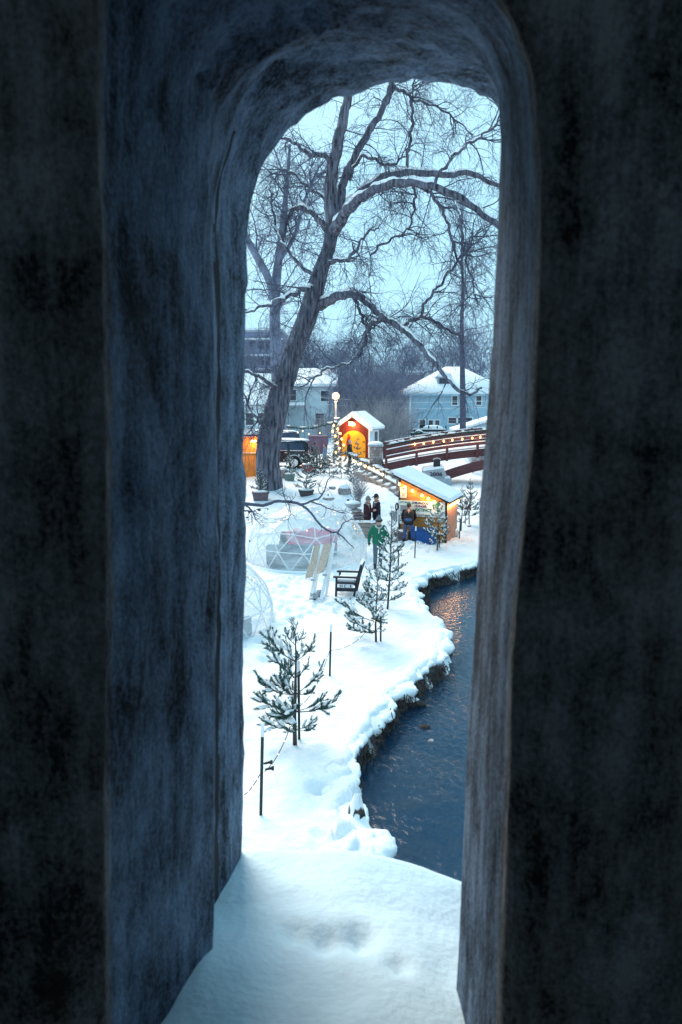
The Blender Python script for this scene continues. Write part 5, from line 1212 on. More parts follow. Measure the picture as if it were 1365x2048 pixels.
bk_.location = (-1.1, 28.75, zd+.05); tag(bk_, 'crumpled pinkish red blanket thrown over the sofa inside the larger igloo', 'blanket')

# ------------------------------------------------------------------ wired posts along the path
def tpost(label, px, py0, py1, lean=0.0, y_off=0.0, group='posts of the light string fence'):
    b = on(px, py1); b.y += y_off; H = abs(py1-py0)/ppm(b.y, b.z); root = empty('metal_post', label, 'post', (b.x, b.y, b.z-.03), 0, group); root.rotation_euler = (0, lean, 0)
    m = MB(); m.box((0, 0, H*.43), (.045, .012, H*.86+.06)); m.box((0, .018, H*.43), (.012, .03, H*.86+.06)); m.build('stake', 'post_green', root)
    t = MB(); t.box((0, 0, H*.93), (.047, .014, H*.14)); t.box((0, .018, H*.93), (.014, .03, H*.14)); t.build('white_tip', 'white_paint', root)
    return root, Vector((b.x, b.y, b.z)), H
t1 = tpost('white-tipped metal post nearest the parapet, leaning slightly', 522, 1432, 1630, .035)
t2 = tpost('white-tipped metal post between the nearest pine and the river-bend pines', 660, 1242, 1352, .025)
t3 = tpost('white-tipped metal stake behind the trunk of the nearest pine', 598, 1318, 1488, .0, .15)
t4 = tpost('dark stake against the trunk of the bushy pine at the river bend', 762, 1222, 1284, .0, .05)
t5 = tpost('metal post just behind the tall narrow pine', 797, 1080, 1144, .0)
t6 = tpost('white-tipped metal post in front of the bent worker', 830, 1050, 1116, .02)
t7 = tpost('metal post before the two snow-caked pines', 919, 1028, 1080, .03)
t8 = tpost('short stake tied to the pine in front of the banner stall', 879, 1062, 1101, .0, .06)
t9 = tpost('short dark peg beside the nearer igloo', 545, 1248, 1268, .05)
def hang(a, b, sag, n=12): return [a.lerp(b, t)-Vector((0, 0, sag*4*t*(1-t))) for t in np.linspace(0, 1, n)]
def up(t, f): return t[1]+Vector((0, -.04, t[2]*f))
pA = on(470, 1640)+Vector((0, 0, .35)); pn = Vector(base_at(592, 1490))+Vector((.02, -.1, .75)); pq = Vector(base_at(753, 1284))+Vector((-.05, -.15, .6))
w1 = hang(pA, up(t1, .45), .1)+hang(up(t1, .45), pn, .22)[1:]+hang(pn, up(t2, .5), .25)[1:]+hang(up(t2, .5), pq, .2)[1:]
string_lights('fence_lights', 'thin wire of tiny lights slung from post to post along the near path', w1, w1[::2], .009, 'bulb_soft', 0, .007)
w2 = hang(pq, up(t5, .5), .2)+hang(up(t5, .5), up(t6, .5), .15)[1:]+hang(up(t6, .5), Vector(base_at(875, 1101))+Vector((0, -.1, .7)), .2)[1:]
string_lights('fence_lights', 'thin wire of tiny lights slung past the banner stall posts', w2, w2[::3], .011, 'bulb_soft', 0, .007)
for (px, py, lab) in ((536, 1526, 'upper small black clip lamp on the wire by the nearest post'), (539, 1538, 'lower small black clip lamp on the wire by the nearest post')):
    p = P(px, py, t1[1].y+.3); o = MB().tube([(-.06, 0, -.01), (.02, 0, .01), (.05, 0, .012), (.07, 0, .012)], [.016, .02, .035, .036], 8).build('clip_lamp', 'black'); o.location = p; tag(o, lab, 'lamp')
p = on(931, 1049); fl = empty('flag_pole', 'thin pole with a small pink flag near the snow-caked pines', 'flag', p)
MB().tube([(0, 0, -.05), (0, 0, .95)], .012, 6).build('pole', 'post_green', fl); MB().prism([(0, .70), (.26, .66), (.24, .84), (0, .9)], -.008, .008).build('cloth', 'pink_flag', fl)

# ------------------------------------------------------------------ garden bench chair, leaning boards
p = on(694, 1194); ch = empty('garden_chair', 'dark slatted garden armchair with snow on its seat, seen from the side', 'chair', (p.x, p.y, p.z-.05), R(-8))
# faces -x; width runs in y
wd = .75
for s_ in (0, 1):
    y = s_*wd
    MB().beam((-.33, y, 0), (-.31, y, .66), .06, .07, (0, 1, 0)).build('leg', 'dark_wood', ch)
    MB().beam((.20, y, 0), (.30, y, .45), .06, .08, (0, 1, 0)).build('leg', 'dark_wood', ch)
    MB().beam((.27, y, .38), (.44, y, .98), .055, .08, (0, 1, 0)).build('back_post', 'dark_wood', ch)
    MB().box((-.02, y, .66), (.78, .10, .045)).build('armrest', 'dark_wood', ch)
    MB().box((-.03, y, .28), (.60, .05, .11)).build('side_rail', 'dark_wood', ch)
    sr = MB().box((-.02, y, .48), (.62, .05, .05)).build('side_rail', 'dark_wood', ch)
for k in range(5): MB().box((-.28+.13*k, wd/2, .455), (.11, wd-.07, .025)).build('seat_slat', 'dark_wood', ch)
MB().box((-.03, wd/2, .53), (.56, wd-.12, .10)).build('seat_snow', 'snow_fine', ch, bevel=.03)
for k in range(6): MB().beam((.29, .1+.11*k, .5), (.42, .1+.11*k, .98), .08, .02, (0, 1, 0)).build('back_slat', 'dark_wood', ch)
MB().beam((.43, 0, 1.0), (.43, wd, 1.0), .06, .09).build('top_rail', 'dark_wood', ch); MB().beam((.43, .03, 1.06), (.43, wd-.03, 1.06), .06, .05).build('top_snow', 'snow_fine', ch)
pl = MB().box((-.03, -.005, .39), (.46, .02, .12)).build('name_plate', 'white_paint', ch); lettering('H C : E', .12, 'ink_dark', pl, (-.03, -.02, .385), XR, sx=1.0, bold=.003)
p = on(632, 1203); bd = empty('leaning_boards', 'pair of tan boards with white battens propped up on white legs', 'display board', (p.x, p.y, p.z), R(-12))
def q3(px, py, dy): v = P(px, py, p.y+dy)-p; return Matrix.Rotation(R(12), 3, 'Z') @ v
def plate(name, m_, c4, th=.04):
    c4 = [Vector(c) for c in c4]; n_ = (c4[1]-c4[0]).cross(c4[3]-c4[0]).normalized()*th
    return MB().add([*c4, *[c+n_ for c in c4]], [(0, 1, 2, 3), (7, 6, 5, 4), (0, 4, 5, 1), (1, 5, 6, 2), (2, 6, 7, 3), (3, 7, 4, 0)]).build(name, m_, bd)
plate('board', 'tan_wood', [q3(611, 1157, .1), q3(626, 1154, .1), q3(641, 1090, .75), q3(628, 1094, .75)])
plate('board', 'tan_wood', [q3(634, 1148, .1), q3(648, 1144, .1), q3(665, 1086, .75), q3(648, 1089, .75)])
for a, b, w_ in (((622, 1196, -.05), (645, 1089, .72), .10), ((643, 1198, -.05), (668, 1086, .72), .10), ((612, 1160, .08), (628, 1092, .72), .03), ((652, 1196, .5), (668, 1086, .76), .07), ((628, 1196, .5), (646, 1089, .76), .06)):
    MB().beam(q3(*a), q3(*b), w_, .05, (0, 1, 0)).build('batten', 'white_paint', bd)
for a in ((627, 1160, .05), (650, 1150, .05)): MB().box(q3(*a), (.12, .09, .05)).build('strap', 'grey_paint', bd)
for (px, py, lab) in ((628, 1202, 'small grey floodlight in the snow at the foot of the boards'), (641, 1196, 'small dark floodlight behind the board legs')):
    b = on(px, py); fl_ = empty('floodlight', lab, 'floodlight', b, .4)
    MB().box((0, 0, .16), (.24, .1, .18), Matrix.Rotation(.5, 4, 'X')).build('housing', 'grey_paint', fl_, bevel=.01); MB().box((0, .05, .05), (.2, .05, .1)).build('bracket', 'black', fl_)

# ------------------------------------------------------------------ planters with evergreens, small trees on the terrace
def planter(label, px, py, w_, h_, m_, H, seed, spread=.5, Z=None):
    b = on(px, py, .8); root = empty('planter', label, 'planter', (b.x, b.y, b.z-.04), random.uniform(-.2, .2))
    MB().box((0, 0, h_/2), (w_*.82, w_*.6, h_), taper=1.2).build('pot', m_, root, bevel=.015); MB().box((0, 0, h_+.01), (w_*1.04, w_*.78, .05)).build('rim', m_, root, bevel=.01)
    MB().ball((0, 0, h_), 1, 12, 6, (w_*.47, w_*.34, .13), .06).build('snow', 'snow_fine', root, True)
    pine(label.replace('planter', 'evergreen growing in the planter') if False else 'little evergreen growing in the '+label, (b.x, b.y, b.z+h_), H, spread, 6, seed, BR_LOW, None, bare=.08, name='potted_evergreen')
planter('plum planter at the foot of the willow', 522, 999, .85, .40, 'planter_plum', 1.05, 61)
planter('grey-green planter before the black car wheel', 580, 962, .62, .42, 'planter_green', 1.1, 62)
planter('low dark planter in the middle of the slope', 613, 990, .75, .26, 'planter_dark', 1.15, 63, .62)
planter('dusty red planter behind the car', 619, 944, .95, .48, 'planter_red', .85, 64, .6)
for k, (px, py, H, s, lab) in enumerate(((641, 948, 1.25, .6, 'small dark evergreen right of the dusty red planter'), (659, 952, 1.6, .55, 'thin upright young evergreen below the grey-coated person'), (683, 953, 1.9, .6, 'taller young evergreen in front of the lamp post garland'), (716, 925, 1.9, .45, 'sparse young evergreen standing before the yellow door'), (702, 952, 1.0, .6, 'bushy low evergreen at the head of the stairs'), (708, 966, .75, .5, 'dark rounded evergreen cushion below the stairs'), (668, 936, 1.1, .6, 'snow-clotted evergreen beside the lamp post foot'), (640, 938, .9, .5, 'short snow-clotted evergreen behind the red planter'))):
    pine(lab, base_at(px, py), H, s, 6, 70+k, BR_LOW, 'small evergreens on the terrace', bare=.1, name='small_evergreen', thick=.022)
def rock(label, px, py, s, seed, m_='stone', snowy=True):
    b = on(px, py, .5); random.seed(seed); root = MB().ball((0, 0, s[2]*.7), 1, 10, 7, s, .14).build('garden_rock', m_, None); root.location = b; root.rotation_euler = (0, 0, seed); tag(root, label, 'rock')
    if snowy: MB().ball((0, .02, s[2]*1.35), 1, 10, 5, (s[0]*.85, s[1]*.85, s[2]*.45), .08).build('snow', 'snow_fine', root, True)
rock('dark boulder capped with snow under the stairs', 690, 992, (.34, .3, .34), 3)
rock('wedge-shaped rock poking out of the slope above the shrub', 665, 978, (.22, .2, .10), 4)
rock('dark round boulder behind the grey-green planter', 566, 955, (.45, .4, .36), 5, 'stone')
rock('flat stone showing through the snow on the slope', 658, 1000, (.3, .22, .09), 6)
rock('snowy stone by the foot of the banner stall pines', 905, 1072, (.34, .28, .2), 7, 'stone_pale')
rock('small dark stone right of the flag pole', 939, 1055, (.12, .1, .08), 8)
random.seed(17)
b = on(716, 1066, 0); ln = empty('stone_cairn', 'stack of flat pinkish stones topped by a snowy bowl beside the couple in dark coats', 'stone stack', (b.x, b.y, b.z-.03)); z = 0
for k in range(8):
    h_ = .12+.03*(k % 3); MB().ball((random.uniform(-.06, .06), 0, z+h_/2), 1, 12, 5, (.40-.02*k, .32, h_*.56), .07).build('stone', ('stone_pink', 'stone_pale', 'stone')[k % 3], ln); z += h_*.93
MB().lathe([(.12, z), (.30, z+.12), (.38, z+.24), (.34, z+.25)], 14, Matrix.Translation((-.22, 0, 0))).build('bowl', 'cast_concrete', ln, True); MB().ball((-.22, 0, z+.24), 1, 12, 6, (.33, .32, .13), .05).build('snow', 'snow_fine', ln, True)
p = on(728, 1078, 0); wl = empty('plank_wall', 'low grey timber edging between the igloo and the standing couple', 'wall', (p.x, p.y, p.z))
for k in range(4): MB().box((0, 0, .08+.17*k), (.95, .07, .15)).build('plank', 'grey_wood', wl)
MB().box((0, 0, .74), (.97, .12, .08)).build('snow', 'snow_fine', wl)

# ------------------------------------------------------------------ cars, orange booth and barrel, dumpster
def suv(label, cx, cy, z, rz, paint='car_paint', snow=True, name='parked_car', light='tail_light'):
    """long boxy estate car; nose towards -x, near side faces -y"""
    root = empty(name, label, 'car', (cx, cy, z), rz); Lc, Wc = 5.25, 2.0
    low = [(-2.55, .42), (-2.62, .70), (-2.55, 1.02), (-1.35, 1.14), (2.52, 1.16), (2.60, .95), (2.60, .50), (2.50, .36), (-2.3, .34)]
    MB().prism(low, -Wc/2, Wc/2).build('body', paint, root, bevel=.06)
    up_ = [(-1.32, 1.12), (-.62, 1.78), (-.4, 1.84), (2.25, 1.84), (2.40, 1.76), (2.55, 1.12)]
    gh = MB(); n = len(up_); a = [(x, -Wc/2+.03+.16*max(0, (zz-1.12)/.72), zz) for x, zz in up_]; b = [(x, Wc/2-.03-.16*max(0, (zz-1.12)/.72), zz) for x, zz in up_]
    gh.add(a+b, [tuple(range(n)), tuple(range(2*n-1, n-1, -1))]+[(i, i+n, (i+1) % n+n, (i+1) % n) for i in range(n)]); gh.build('cabin', paint, root, bevel=.03)
    fy = lambda zz: -Wc/2+.03+.16*max(0, (zz-1.12)/.72)
    for s_ in (-1, 1):
        for wn in ([(-1.0, 1.22), (-.55, 1.68), (.12, 1.70), (.14, 1.22)], [(.26, 1.22), (.25, 1.70), (1.05, 1.70), (1.12, 1.22)], [(1.28, 1.22), (1.24, 1.70), (2.12, 1.68), (2.28, 1.24)]):
            o = MB().add([(x, s_*(-fy(zz)+.012), zz) for x, zz in wn]+[(x, s_*(-fy(zz)-.02), zz) for x, zz in wn], [(0, 1, 2, 3), (7, 6, 5, 4), (0, 4, 5, 1), (1, 5, 6, 2), (2, 6, 7, 3), (3, 7, 4, 0)]).build('window', 'car_glass', root)
            bt_ = [(x, s_*(-fy(1.2)+.02), 1.20) for x in (wn[0][0], wn[3][0])]; MB().beam(bt_[0], bt_[1], .03, .045).build('trim', 'chrome', o)
        MB().beam((-.5, s_*.88, 1.90), (2.1, s_*.88, 1.90), .05, .04).build('roof_rail', 'chrome', root)
        for x in (-.45, .8, 2.05): MB().box((x, s_*.88, 1.86), (.08, .04, .06)).build('rail_foot', 'black', root)
        for x in (-1.62, 1.58):
            w_ = MB().lathe([(.20, -.13), (.36, -.13), (.40, -.09), (.40, .09), (.36, .13), (.20, .13)], 22, Matrix.Translation((x, s_*.90, .40)) @ Matrix.Rotation(PI/2, 4, 'X')).build('wheel', 'tyre', root, True)
            rm = MB().lathe([(.05, -.02), (.25, -.02), (.25, .02), (.05, .02)], 18, Matrix.Translation((x, s_*1.035, .40)) @ Matrix.Rotation(PI/2, 4, 'X'))
            for k in range(7):
                t = 2*PI*k/7; rm.beam((x, s_*1.05, .40), (x+.24*math.cos(t), s_*1.05, .40+.24*math.sin(t)), .03, .06, (0, 1, 0))
            rm.build('rim', 'chrome', w_)
            ar = [(x+.49*math.cos(t), s_*1.01, .42+.49*math.sin(t)) for t in np.linspace(.05, PI-.05, 13)]; MB().tube(ar, .035, 6).build('wheel_arch', 'chrome', root, True)
        MB().box((2.52, s_*.86, 1.02), (.18, .20, .34)).build('tail_light', light, root, bevel=.02); MB().box((-2.50, s_*.78, .86), (.2, .36, .2)).build('headlight', 'chrome', root, bevel=.02)
        MB().box((0, s_*1.02, .40), (2.3, .12, .06)).build('running_board', 'chrome', root)
        for x in (.02, 1.02): MB().box((x, s_*1.01, 1.06), (.2, .04, .05)).build('door_handle', 'chrome', root)
        MB().box((-.92, s_*1.08, 1.22), (.16, .2, .15)).build('mirror', 'black', root, bevel=.02)
    MB().box((2.62, 0, .56), (.16, 1.94, .24)).build('bumper', 'black', root, bevel=.03); MB().box((-2.62, 0, .54), (.16, 1.9, .24)).build('bumper', 'black', root, bevel=.03)
    MB().box((2.49, 0, 1.46), (.03, 1.5, .46), Matrix.Rotation(-.2, 4, 'Y')).build('rear_window', 'car_glass', root)
    MB().box((2.615, 0, .92), (.02, .5, .12)).build('number_plate', 'white_paint', root)
    if snow: MB().ball((.85, 0, 1.83), 1, 18, 6, (1.62, .92, .15), .04).build('snow', 'snow_fine', root, True)
    return root
sx_ = P(624, 930, 52).x
suv('black boxy car with snow on its roof parked behind the willow trunk', sx_-2.65, 52.6, gz(sx_-2.6, 52.6)-.02, R(-4))
sx2 = P(650, 870, 63).x
suv('dark blue car behind the ploughed snow bank with a red light showing', sx2-4.6, 63.5, gz(sx2-3, 63.5)-.05, R(3), 'car_blue', True, light='brake_light')
dx_ = P(637, 872, 64).x; du = empty('dumpster', 'purplish brown skip standing behind the snow bank', 'skip', (dx_, 64, gz(dx_, 64)))
MB().box((0, 0, .75), (1.45, 1.2, 1.4), taper=1.08).build('body', 'dumpster', du, bevel=.03); MB().box((0, 0, 1.48), (1.62, 1.34, .08)).build('lid', 'dumpster', du, bevel=.02)
for s_ in (-1, 1): MB().box((s_*.35, -.64, .75), (.08, .06, 1.3)).build('rib', 'dumpster', du)
bo_x = P(497, 900, 46).x; bo = empty('orange_booth', 'orange-lit wooden booth with a red bow, glimpsed between parapet and willow', 'booth', (bo_x, 46, gz(bo_x, 46)), 0)
for k in range(8): MB().box((-.95+.22*k+.02, 0, 1.2), (.21, .05, 2.4)).build('plank', 'orange_paint', bo)
MB().box((.78, .8, 1.2), (.06, 1.6, 2.4)).build('side_wall', 'orange_paint', bo); MB().box((-.1, -.05, 1.45), (1.7, .12, .07)).build('counter', 'tan_wood', bo)
rf2 = MB().box((-.15, .7, 2.5), (2.3, 2.2, .1)).build('roof', 'red_paint', bo); MB().box((-.15, .7, 2.66), (2.34, 2.24, .22)).build('snow', 'snow', rf2, bevel=.06)
lm2 = MB().box((.35, -.12, 2.15), (.3, .1, .1)).build('booth_lamp', 'lamp_lit', bo); point_light(lm2, (.35, -.4, 2.0), 40, (1, .5, .12), .1)
bw = MB()
for s_ in (-1, 1): bw.ball((.45+s_*.22, -.15, 2.62), 1, 10, 6, (.22, .1, .17), .12); bw.beam((.45, -.18, 2.6), (.45+s_*.25, -.18, 2.15), .02, .12, (0, 1, 0))
bw.ball((.45, -.2, 2.62), .09); bw.build('bow', 'ribbon', bo, True)
b = on(500, 951, .9); ba = empty('orange_barrel', 'orange tub with a red bow and snowy sprigs, at the willow foot', 'barrel', b)
MB().lathe([(.30, 0), (.36, .1), (.40, .55), (.42, 1.0), (.44, 1.06), (.38, 1.06)], 20).build('body', 'orange_plastic', ba, True)
MB().ball((0, 0, 1.08), 1, 12, 6, (.36, .36, .2), .08).build('snow', 'snow_fine', ba, True)
bw = MB(); bw.ball((.18, -.40, .95), 1, 10, 6, (.13, .07, .11), .1); bw.ball((.0, -.42, .92), 1, 10, 6, (.12, .07, .1), .1); bw.beam((.1, -.43, .92), (.15, -.44, .6), .02, .08, (0, 1, 0)); bw.build('bow', 'ribbon', ba, True)
for k in range(5): o = link_mesh('sprig', BR_LOW[k % 4][0], ba); o.location = (0, 0, 1.05); o.scale = (.5, .5, .5); o.rotation_euler = (0, -1.0, k*1.25)

#@@PEOPLE
# ------------------------------------------------------------------ people: bodies are single closed surfaces, clothes follow them
def capsules(lst, n=10):
    mb = MB()
    for a, b, ra, rb in lst:
        a, b = Vector(a), Vector(b); d = (b-a); L = d.length or 1e-6; d = d/L
        pts, rad = [], []
        for t in (-1, -.7, -.35, 0): pts.append(a+d*ra*t); rad.append(ra*math.sqrt(max(.02, 1-t*t)))
        for t in (0.001, .35, .7, 1): pts.append(b+d*rb*t); rad.append(rb*math.sqrt(max(.02, 1-t*t)))
        mb.tube(pts, rad, n)
    return mb
def fuse(mb, name, m_, parent, vox=.02, smooth=4):
    o = mb.build('fusing', m_)
    md = o.modifiers.new('r', 'REMESH'); md.mode = 'VOXEL'; md.voxel_size = vox
    sm = o.modifiers.new('s', 'SMOOTH'); sm.factor = .5; sm.iterations = smooth
    bpy.context.view_layer.update()
    me = bpy.data.meshes.new_from_object(o.evaluated_get(bpy.context.evaluated_depsgraph_get()))
    bpy.data.objects.remove(o); me.name = name
    me.polygons.foreach_set('use_smooth', [True]*len(me.polygons))
    return link_mesh(name, me, parent)
def person(label, loc, rz, J, cloth, hat=None, hair=True, H=1.76, hood=None, coat=0.0, vox=.022, gloves=None, extra=None):
    """J: joints in metres for a 1.76 m figure facing -y. hip, chest, neck, head, and sho, elb, wri, hipj, knee, ank for L and R"""
    s = H/1.76; root = empty('person', label, 'person', loc, rz)
    g = {k: Vector(v)*s for k, v in J.items()}
    hd, nk, cs, hp = g['head'], g['neck'], g['chest'], g['hip']; fdir = (Vector(J.get('look', (0, -1, -.1)))).normalized(); side = fdir.cross(Vector((0, 0, 1))).normalized()
    ss = (g['shoL']-g['shoR']).normalized()
    body = [(hp, cs, .10*s, .11*s), (cs, nk, .11*s, .055*s), (nk, hd-Vector((0, 0, .04*s)), .052*s, .058*s), (hd-Vector((0, 0, .03*s)), hd+Vector((0, 0, .05*s)), .083*s, .088*s),
            (hd-Vector((0, 0, .07*s))+fdir*.03*s, hd-Vector((0, 0, .02*s))+fdir*.03*s, .052*s, .06*s), (hd+fdir*.085*s+Vector((0, 0, .0)), hd+fdir*.105*s-Vector((0, 0, .025*s)), .012*s, .016*s)]
    for e_ in (-1, 1): body.append((hd+side*e_*.088*s+Vector((0, 0, .015*s)), hd+side*e_*.09*s-Vector((0, 0, .02*s)), .014*s, .012*s))
    jac, tro, boo = [], [], []
    w_ = .09*s
    for e_ in (-1, 1):
        off = ss*e_*w_
        jac += [(hp+off*.85-Vector((0, 0, coat)), cs+off*.95, .135*s+coat*.12, .13*s), (cs+off*.9, nk+off*.8-Vector((0, 0, .09*s)), .125*s, .075*s)]
        tro.append((hp+off*.7, hp+off*.75+Vector((0, 0, .06*s)), .125*s, .12*s))
    jac.append((nk-Vector((0, 0, .07*s)), nk-Vector((0, 0, .01*s)), .085*s, .07*s))
    for S in 'LR':
        sh, el, wr_, hj, kn, an = (g[k+S] for k in ('sho', 'elb', 'wri', 'hipj', 'knee', 'ank'))
        body += [(sh, el, .045*s, .038*s), (el, wr_, .038*s, .027*s), (hj, kn, .075*s, .05*s), (kn, an, .05*s, .035*s)]
        jac += [(sh, el, .080*s, .066*s), (el, wr_, .066*s, .05*s)]
        tro += [(hj, kn, .104*s, .078*s), (kn, an, .076*s, .064*s)]
        toe = an+Vector(J.get('toe'+S, (0, -.17, -.06)))*s; boo += [(an+Vector((0, 0, .08*s)), an, .066*s, .06*s), (an-Vector((0, 0, .03*s)), toe, .055*s, .045*s)]
        # hand: palm, four unequal curled fingers, thumb off the side of the palm
        hdv = (wr_-el).normalized(); hs = hdv.cross(Vector((0, 1, .2))).normalized(); hn = hdv.cross(hs); pc = wr_+hdv*.06*s
        hand = [(wr_, pc, .024*s, .034*s), (wr_+hdv*.04*s+hs*.015*s, pc+hs*.018*s, .024*s, .024*s), (wr_+hdv*.04*s-hs*.015*s, pc-hs*.018*s, .024*s, .024*s)]
        for k, ln in enumerate((.062, .074, .07, .052)):
            a0 = pc+hs*(.028-.018*k)*s+hdv*.02*s; a1 = a0+(hdv*.8+hn*.3)*ln*.55*s; a2 = a1+(hdv*.45+hn*.8)*ln*.5*s; hand += [(a0, a1, .0095*s, .009*s), (a1, a2, .009*s, .008*s)]
        t0 = wr_+hdv*.025*s+hs*.032*s; t1_ = t0+(hs*.6+hdv*.7+hn*.3)*.04*s; hand += [(t0, t1_, .012*s, .011*s), (t1_, t1_+(hdv*.8+hn*.5)*.03*s, .011*s, .009*s)]
        if gloves: fuse(capsules(hand, 7), 'glove', gloves, root, .011, 2)
        else: body += hand
    fuse(capsules(body), 'body', 'skin', root, .013, 3)
    fuse(capsules(tro), 'trousers', cloth['legs'], root, vox); jk = fuse(capsules(jac), 'jacket', cloth['top'], root, vox)
    fuse(capsules(boo), 'boots', cloth.get('boots', 'boot'), root, .02)
    for e_ in (-1, 1): MB().ball(hd+fdir*.083*s+side*e_*.034*s+Vector((0, 0, .012*s)), .011*s, 8, 5).build('eye', 'black', root, True)
    mo = hd+fdir*.084*s-Vector((0, 0, .052*s)); MB().beam(mo-side*.022*s, mo+side*.022*s, .012*s, .008*s).build('mouth', 'jacket_plum', root)
    up_ = Vector((0, 0, 1))
    if hair: fuse(capsules([(hd+up_*.035*s-fdir*.02*s, hd+up_*.05*s-fdir*.015*s, .098*s, .094*s), (hd-up_*.02*s-fdir*.05*s, hd-fdir*.045*s, .07*s, .075*s)]), 'hair', cloth.get('hair', 'hair'), root, .018)
    if hat:
        kind, m1, m2 = hat
        if kind == 'beanie':
            ht_ = fuse(capsules([(hd+up_*.05*s-fdir*.008*s, hd+up_*.10*s-fdir*.01*s, .108*s, .09*s)]), 'beanie', m1, root, .016)
            bd_ = [hd+up_*.045*s+(fdir*math.cos(t)+side*math.sin(t))*.102*s for t in np.linspace(0, 2*PI, 18)]; MB().tube(bd_, .03*s, 7).build('brim', m2, ht_, True)
            if m2 == 'black': MB().ball(hd+up_*.195*s, .038*s, 10, 7, jit=.12).build('pompom', 'hat_grey', ht_, True)
        else:
            ht_ = fuse(capsules([(hd+up_*.055*s, hd+up_*.075*s, .104*s, .096*s)]), 'cap', m1, root, .016)
            c0 = hd+up_*.055*s; MB().add([c0+fdir*.08*s+side*.075*s, c0+fdir*.08*s-side*.075*s, c0+fdir*.19*s-side*.045*s-up_*.02*s, c0+fdir*.19*s+side*.045*s-up_*.02*s]+[v+up_*.014*s for v in (c0+fdir*.08*s+side*.075*s, c0+fdir*.08*s-side*.075*s, c0+fdir*.19*s-side*.045*s-up_*.02*s, c0+fdir*.19*s+side*.045*s-up_*.02*s)], [(0, 1, 2, 3), (7, 6, 5, 4), (0, 4, 5, 1), (1, 5, 6, 2), (2, 6, 7, 3), (3, 7, 4, 0)]).build('peak', m2, ht_)
    if hood:
        rng_ = [nk-up_*.045*s+(fdir*math.cos(t)*.8+side*math.sin(t))*.10*s+up_*(.02*s-.03*s*math.cos(t)) for t in np.linspace(0, 2*PI, 18)]; MB().tube(rng_, .034*s, 8).build('collar', hood, jk, True)
    return root
def stand(**k):
    J = dict(hip=(0, 0, .96), chest=(0, .01, 1.27), neck=(0, .01, 1.49), head=(0, -.015, 1.635), shoL=(.185, .01, 1.42), shoR=(-.185, .01, 1.42), elbL=(.26, .03, 1.15), elbR=(-.26, .03, 1.15), wriL=(.27, -.06, .92), wriR=(-.27, -.06, .92), hipjL=(.095, 0, .92), hipjR=(-.095, 0, .92), kneeL=(.11, -.02, .50), kneeR=(-.11, -.02, .50), ankL=(.12, .03, .09), ankR=(-.12, .03, .09), look=(0, -1, -.08))
    J.update(k); return J
def foot(px, py): p = on(px, py); return (p.x, p.y, p.z-.02)
g1 = person('walker in a bright green jacket and pom-pom hat coming towards the opening', foot(757, 1134), R(4), stand(kneeR=(-.12, -.14, .50), ankR=(-.13, -.16, .10), kneeL=(.10, -.02, .50), ankL=(.10, .22, .16), toeL=(0, -.13, -.12), elbL=(.31, .0, 1.16), wriL=(.31, -.12, .95), elbR=(-.31, .06, 1.16), wriR=(-.33, -.02, .91), look=(-.05, -1, -.25), chest=(0, -.03, 1.27), neck=(0, -.05, 1.49), head=(0, -.085, 1.63)),
    dict(top='jacket_green', legs='trousers_grey'), hat=('beanie', 'hat_grey', 'black'), hood='scarf', H=1.80, coat=.06, gloves='glove')
gj = g1
MB().beam((-.02, -.205, 1.25), (.0, -.17, 1.45), .012, .02).build('zip', 'white_paint', g1); MB().box((.10, -.20, 1.36), (.07, .02, .025)).build('logo', 'white_paint', g1)
for (a, b) in (((.20, -.06, 1.47), (.29, -.07, 1.30)),): MB().beam(a, b, .03, .05).build('sleeve_stripe', 'white_paint', g1)
f2 = foot(735, 1074); person('person in a dark plum coat and grey knit hat facing the capped companion', f2, R(62), stand(elbL=(.25, -.02, 1.15), elbR=(-.25, -.02, 1.15), wriL=(.08, -.27, 1.20), wriR=(-.08, -.27, 1.18), look=(0, -1, -.25), head=(0, -.04, 1.62)), dict(top='jacket_plum', legs='trousers_black'), hat=('beanie', 'hat_grey', 'hat_grey'), hood='scarf', coat=.10, H=1.74)
f3 = foot(753, 1074); person('standing person in a navy coat and dark peaked cap with a pale collar', f3, R(-70), stand(elbL=(.25, -.04, 1.15), elbR=(-.25, -.02, 1.15), wriL=(.12, -.26, 1.10), wriR=(-.14, -.24, 1.08), look=(0, -1, -.12)), dict(top='jacket_navy', legs='jeans', hair='hat_grey'), hat=('cap', 'jacket_navy', 'jacket_navy'), hood='scarf', coat=.10, H=1.84)
f4 = tuple(shed_w(.62, -.62, .0)); wk = person('bent worker in a black jacket and blue jeans seen from behind, shovelling before the banner', f4, R(172), stand(hip=(0, .10, .90), chest=(0, -.10, 1.20), neck=(.0, -.25, 1.36), head=(.01, -.34, 1.47), shoL=(.19, -.20, 1.31), shoR=(-.19, -.20, 1.31), elbL=(.27, -.32, 1.06), elbR=(-.25, -.34, 1.04), wriL=(.24, -.44, .84), wriR=(-.10, -.50, .80), hipjL=(.10, .08, .87), hipjR=(-.10, .08, .87), kneeL=(.15, -.10, .48), kneeR=(-.15, -.06, .48), ankL=(.17, .05, .09), ankR=(-.17, .08, .09), look=(0, -.8, -.6)), dict(top='jacket_black', legs='jeans'), hat=('cap', 'jacket_green', 'black'), H=1.78)
sh_ = empty('snow_shovel', 'long-handled snow shovel held by the bent worker', 'shovel', f4); va, vb_ = P(806, 1069, f4[1]+.1)-Vector(f4), P(822, 1043, f4[1]+.35)-Vector(f4)
MB().tube([va, vb_], .016, 6).build('handle', 'tan_wood', sh_); MB().box(va-Vector((.1, .03, .03)), (.36, .04, .26), Matrix.Rotation(.5, 4, 'Y')).build('blade', 'planter_plum', sh_)
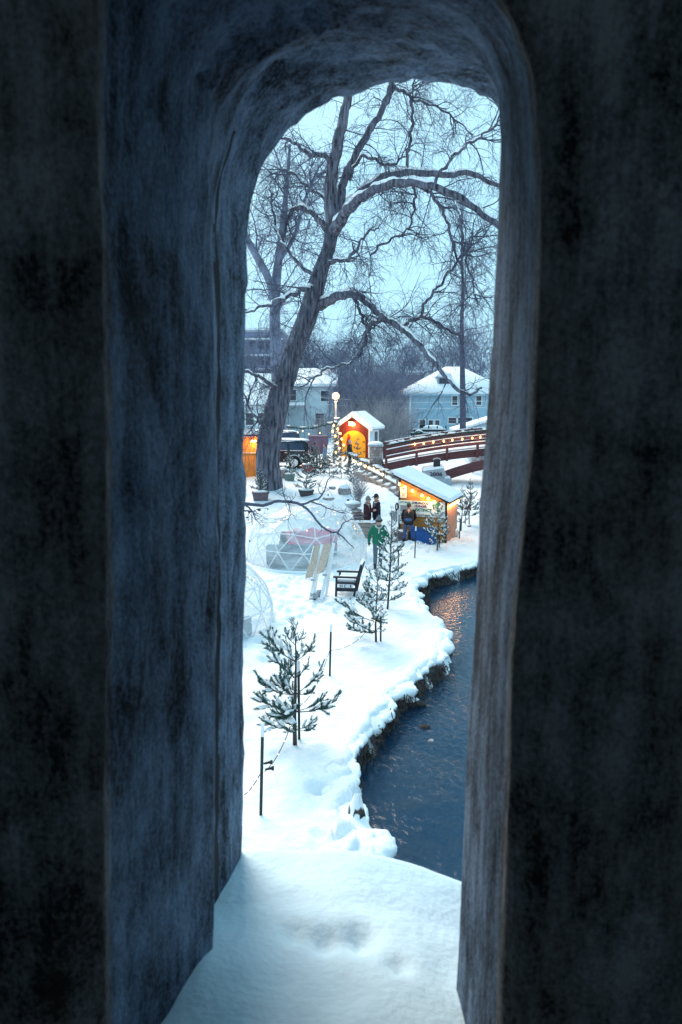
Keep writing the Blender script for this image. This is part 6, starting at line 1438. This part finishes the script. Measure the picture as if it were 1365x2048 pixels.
f5 = foot(631, 935); person('person in a taupe jacket and pale hat with their back turned, behind the car', f5, R(165), stand(), dict(top='jacket_taupe', legs='trousers_grey'), hat=('beanie', 'hat_grey', 'hat_grey'), H=1.78, coat=.04, vox=.03)
f6 = foot(650, 938); person('person in a long blue-grey hooded coat walking away from the car', f6, R(-80), stand(kneeL=(.1, -.12, .5), ankL=(.1, -.2, .1), ankR=(-.1, .2, .14)), dict(top='coat_grey', legs='trousers_black'), H=1.68, coat=.22, hood='coat_grey', vox=.03)
f7 = foot(700, 930); person('person in black standing before the yellow hut door, wearing a white hat', f7, R(60), stand(), dict(top='jacket_black', legs='trousers_black'), hat=('beanie', 'scarf', 'scarf'), H=1.72, vox=.03)

# ------------------------------------------------------------------ small things in the water and snow
p = G(820, 1411, WZ); lg = empty('driftwood_log', 'short dark log with a crust of snow lying at the water edge', 'log', p); MB().tube([(-.30, .03, .02), (-.1, 0, .06), (.15, -.02, .06), (.34, -.04, .03)], [.07, .1, .09, .05], 9).build('log', 'earth', lg, True); MB().ball((-.05, 0, .13), 1, 12, 5, (.28, .12, .07), .12).build('snow', 'snow_fine', lg, True)
for (px, py, s, lab) in ((851, 1455, .09, 'dark pebble breaking the river surface'), (863, 1482, .05, 'tiny pale stone breaking the river surface')):
    p = G(px, py, WZ); o = MB().ball((0, 0, 0), 1, 9, 6, (s*1.2, s, s*.8), .15).build('river_stone', 'earth' if s > .06 else 'stone_pale'); o.location = p; tag(o, lab, 'stone')
# roots and dead grass hanging on the bare bank
rng = np.random.default_rng(8); pts = []
for (ax, ay), (bx, by) in zip(left_bank[3:-5], left_bank[4:-4]):
    L_ = math.hypot(bx-ax, by-ay); ym = (ay+by)/2
    if not (12.4 < ym < 17.3 or 22.4 < ym < 34): continue
    for k in range(int(L_*26)):
        t = rng.random(); x, y = ax+(bx-ax)*t, ay+(by-ay)*t
        pts.append((x+rng.normal()*.05+.06, y+rng.normal()*.05-.04, -.14+rng.normal()*.07))
pts = np.array(pts); K = 5; pa = np.zeros((len(pts), K, 3)); pa[:, 0] = pts; v = np.stack([rng.normal(size=len(pts))*.4+.35, rng.normal(size=len(pts))*.4-.2, -np.ones(len(pts))*.6], -1); L_ = rng.uniform(.05, .12, len(pts))[:, None]
for k in range(1, K): v = v+rng.normal(size=v.shape)*.3; v[:, 2] -= .2; pa[:, k] = pa[:, k-1]+v/np.linalg.norm(v, axis=1, keepdims=True)*L_
o = from_np('bank_roots', *tubes_np(pa, np.linspace(.012, .004, K)[None].repeat(len(pts), 0), 3), 'earth'); tag(o, 'dead grass and roots hanging over the bare river bank', 'roots', kind='stuff')
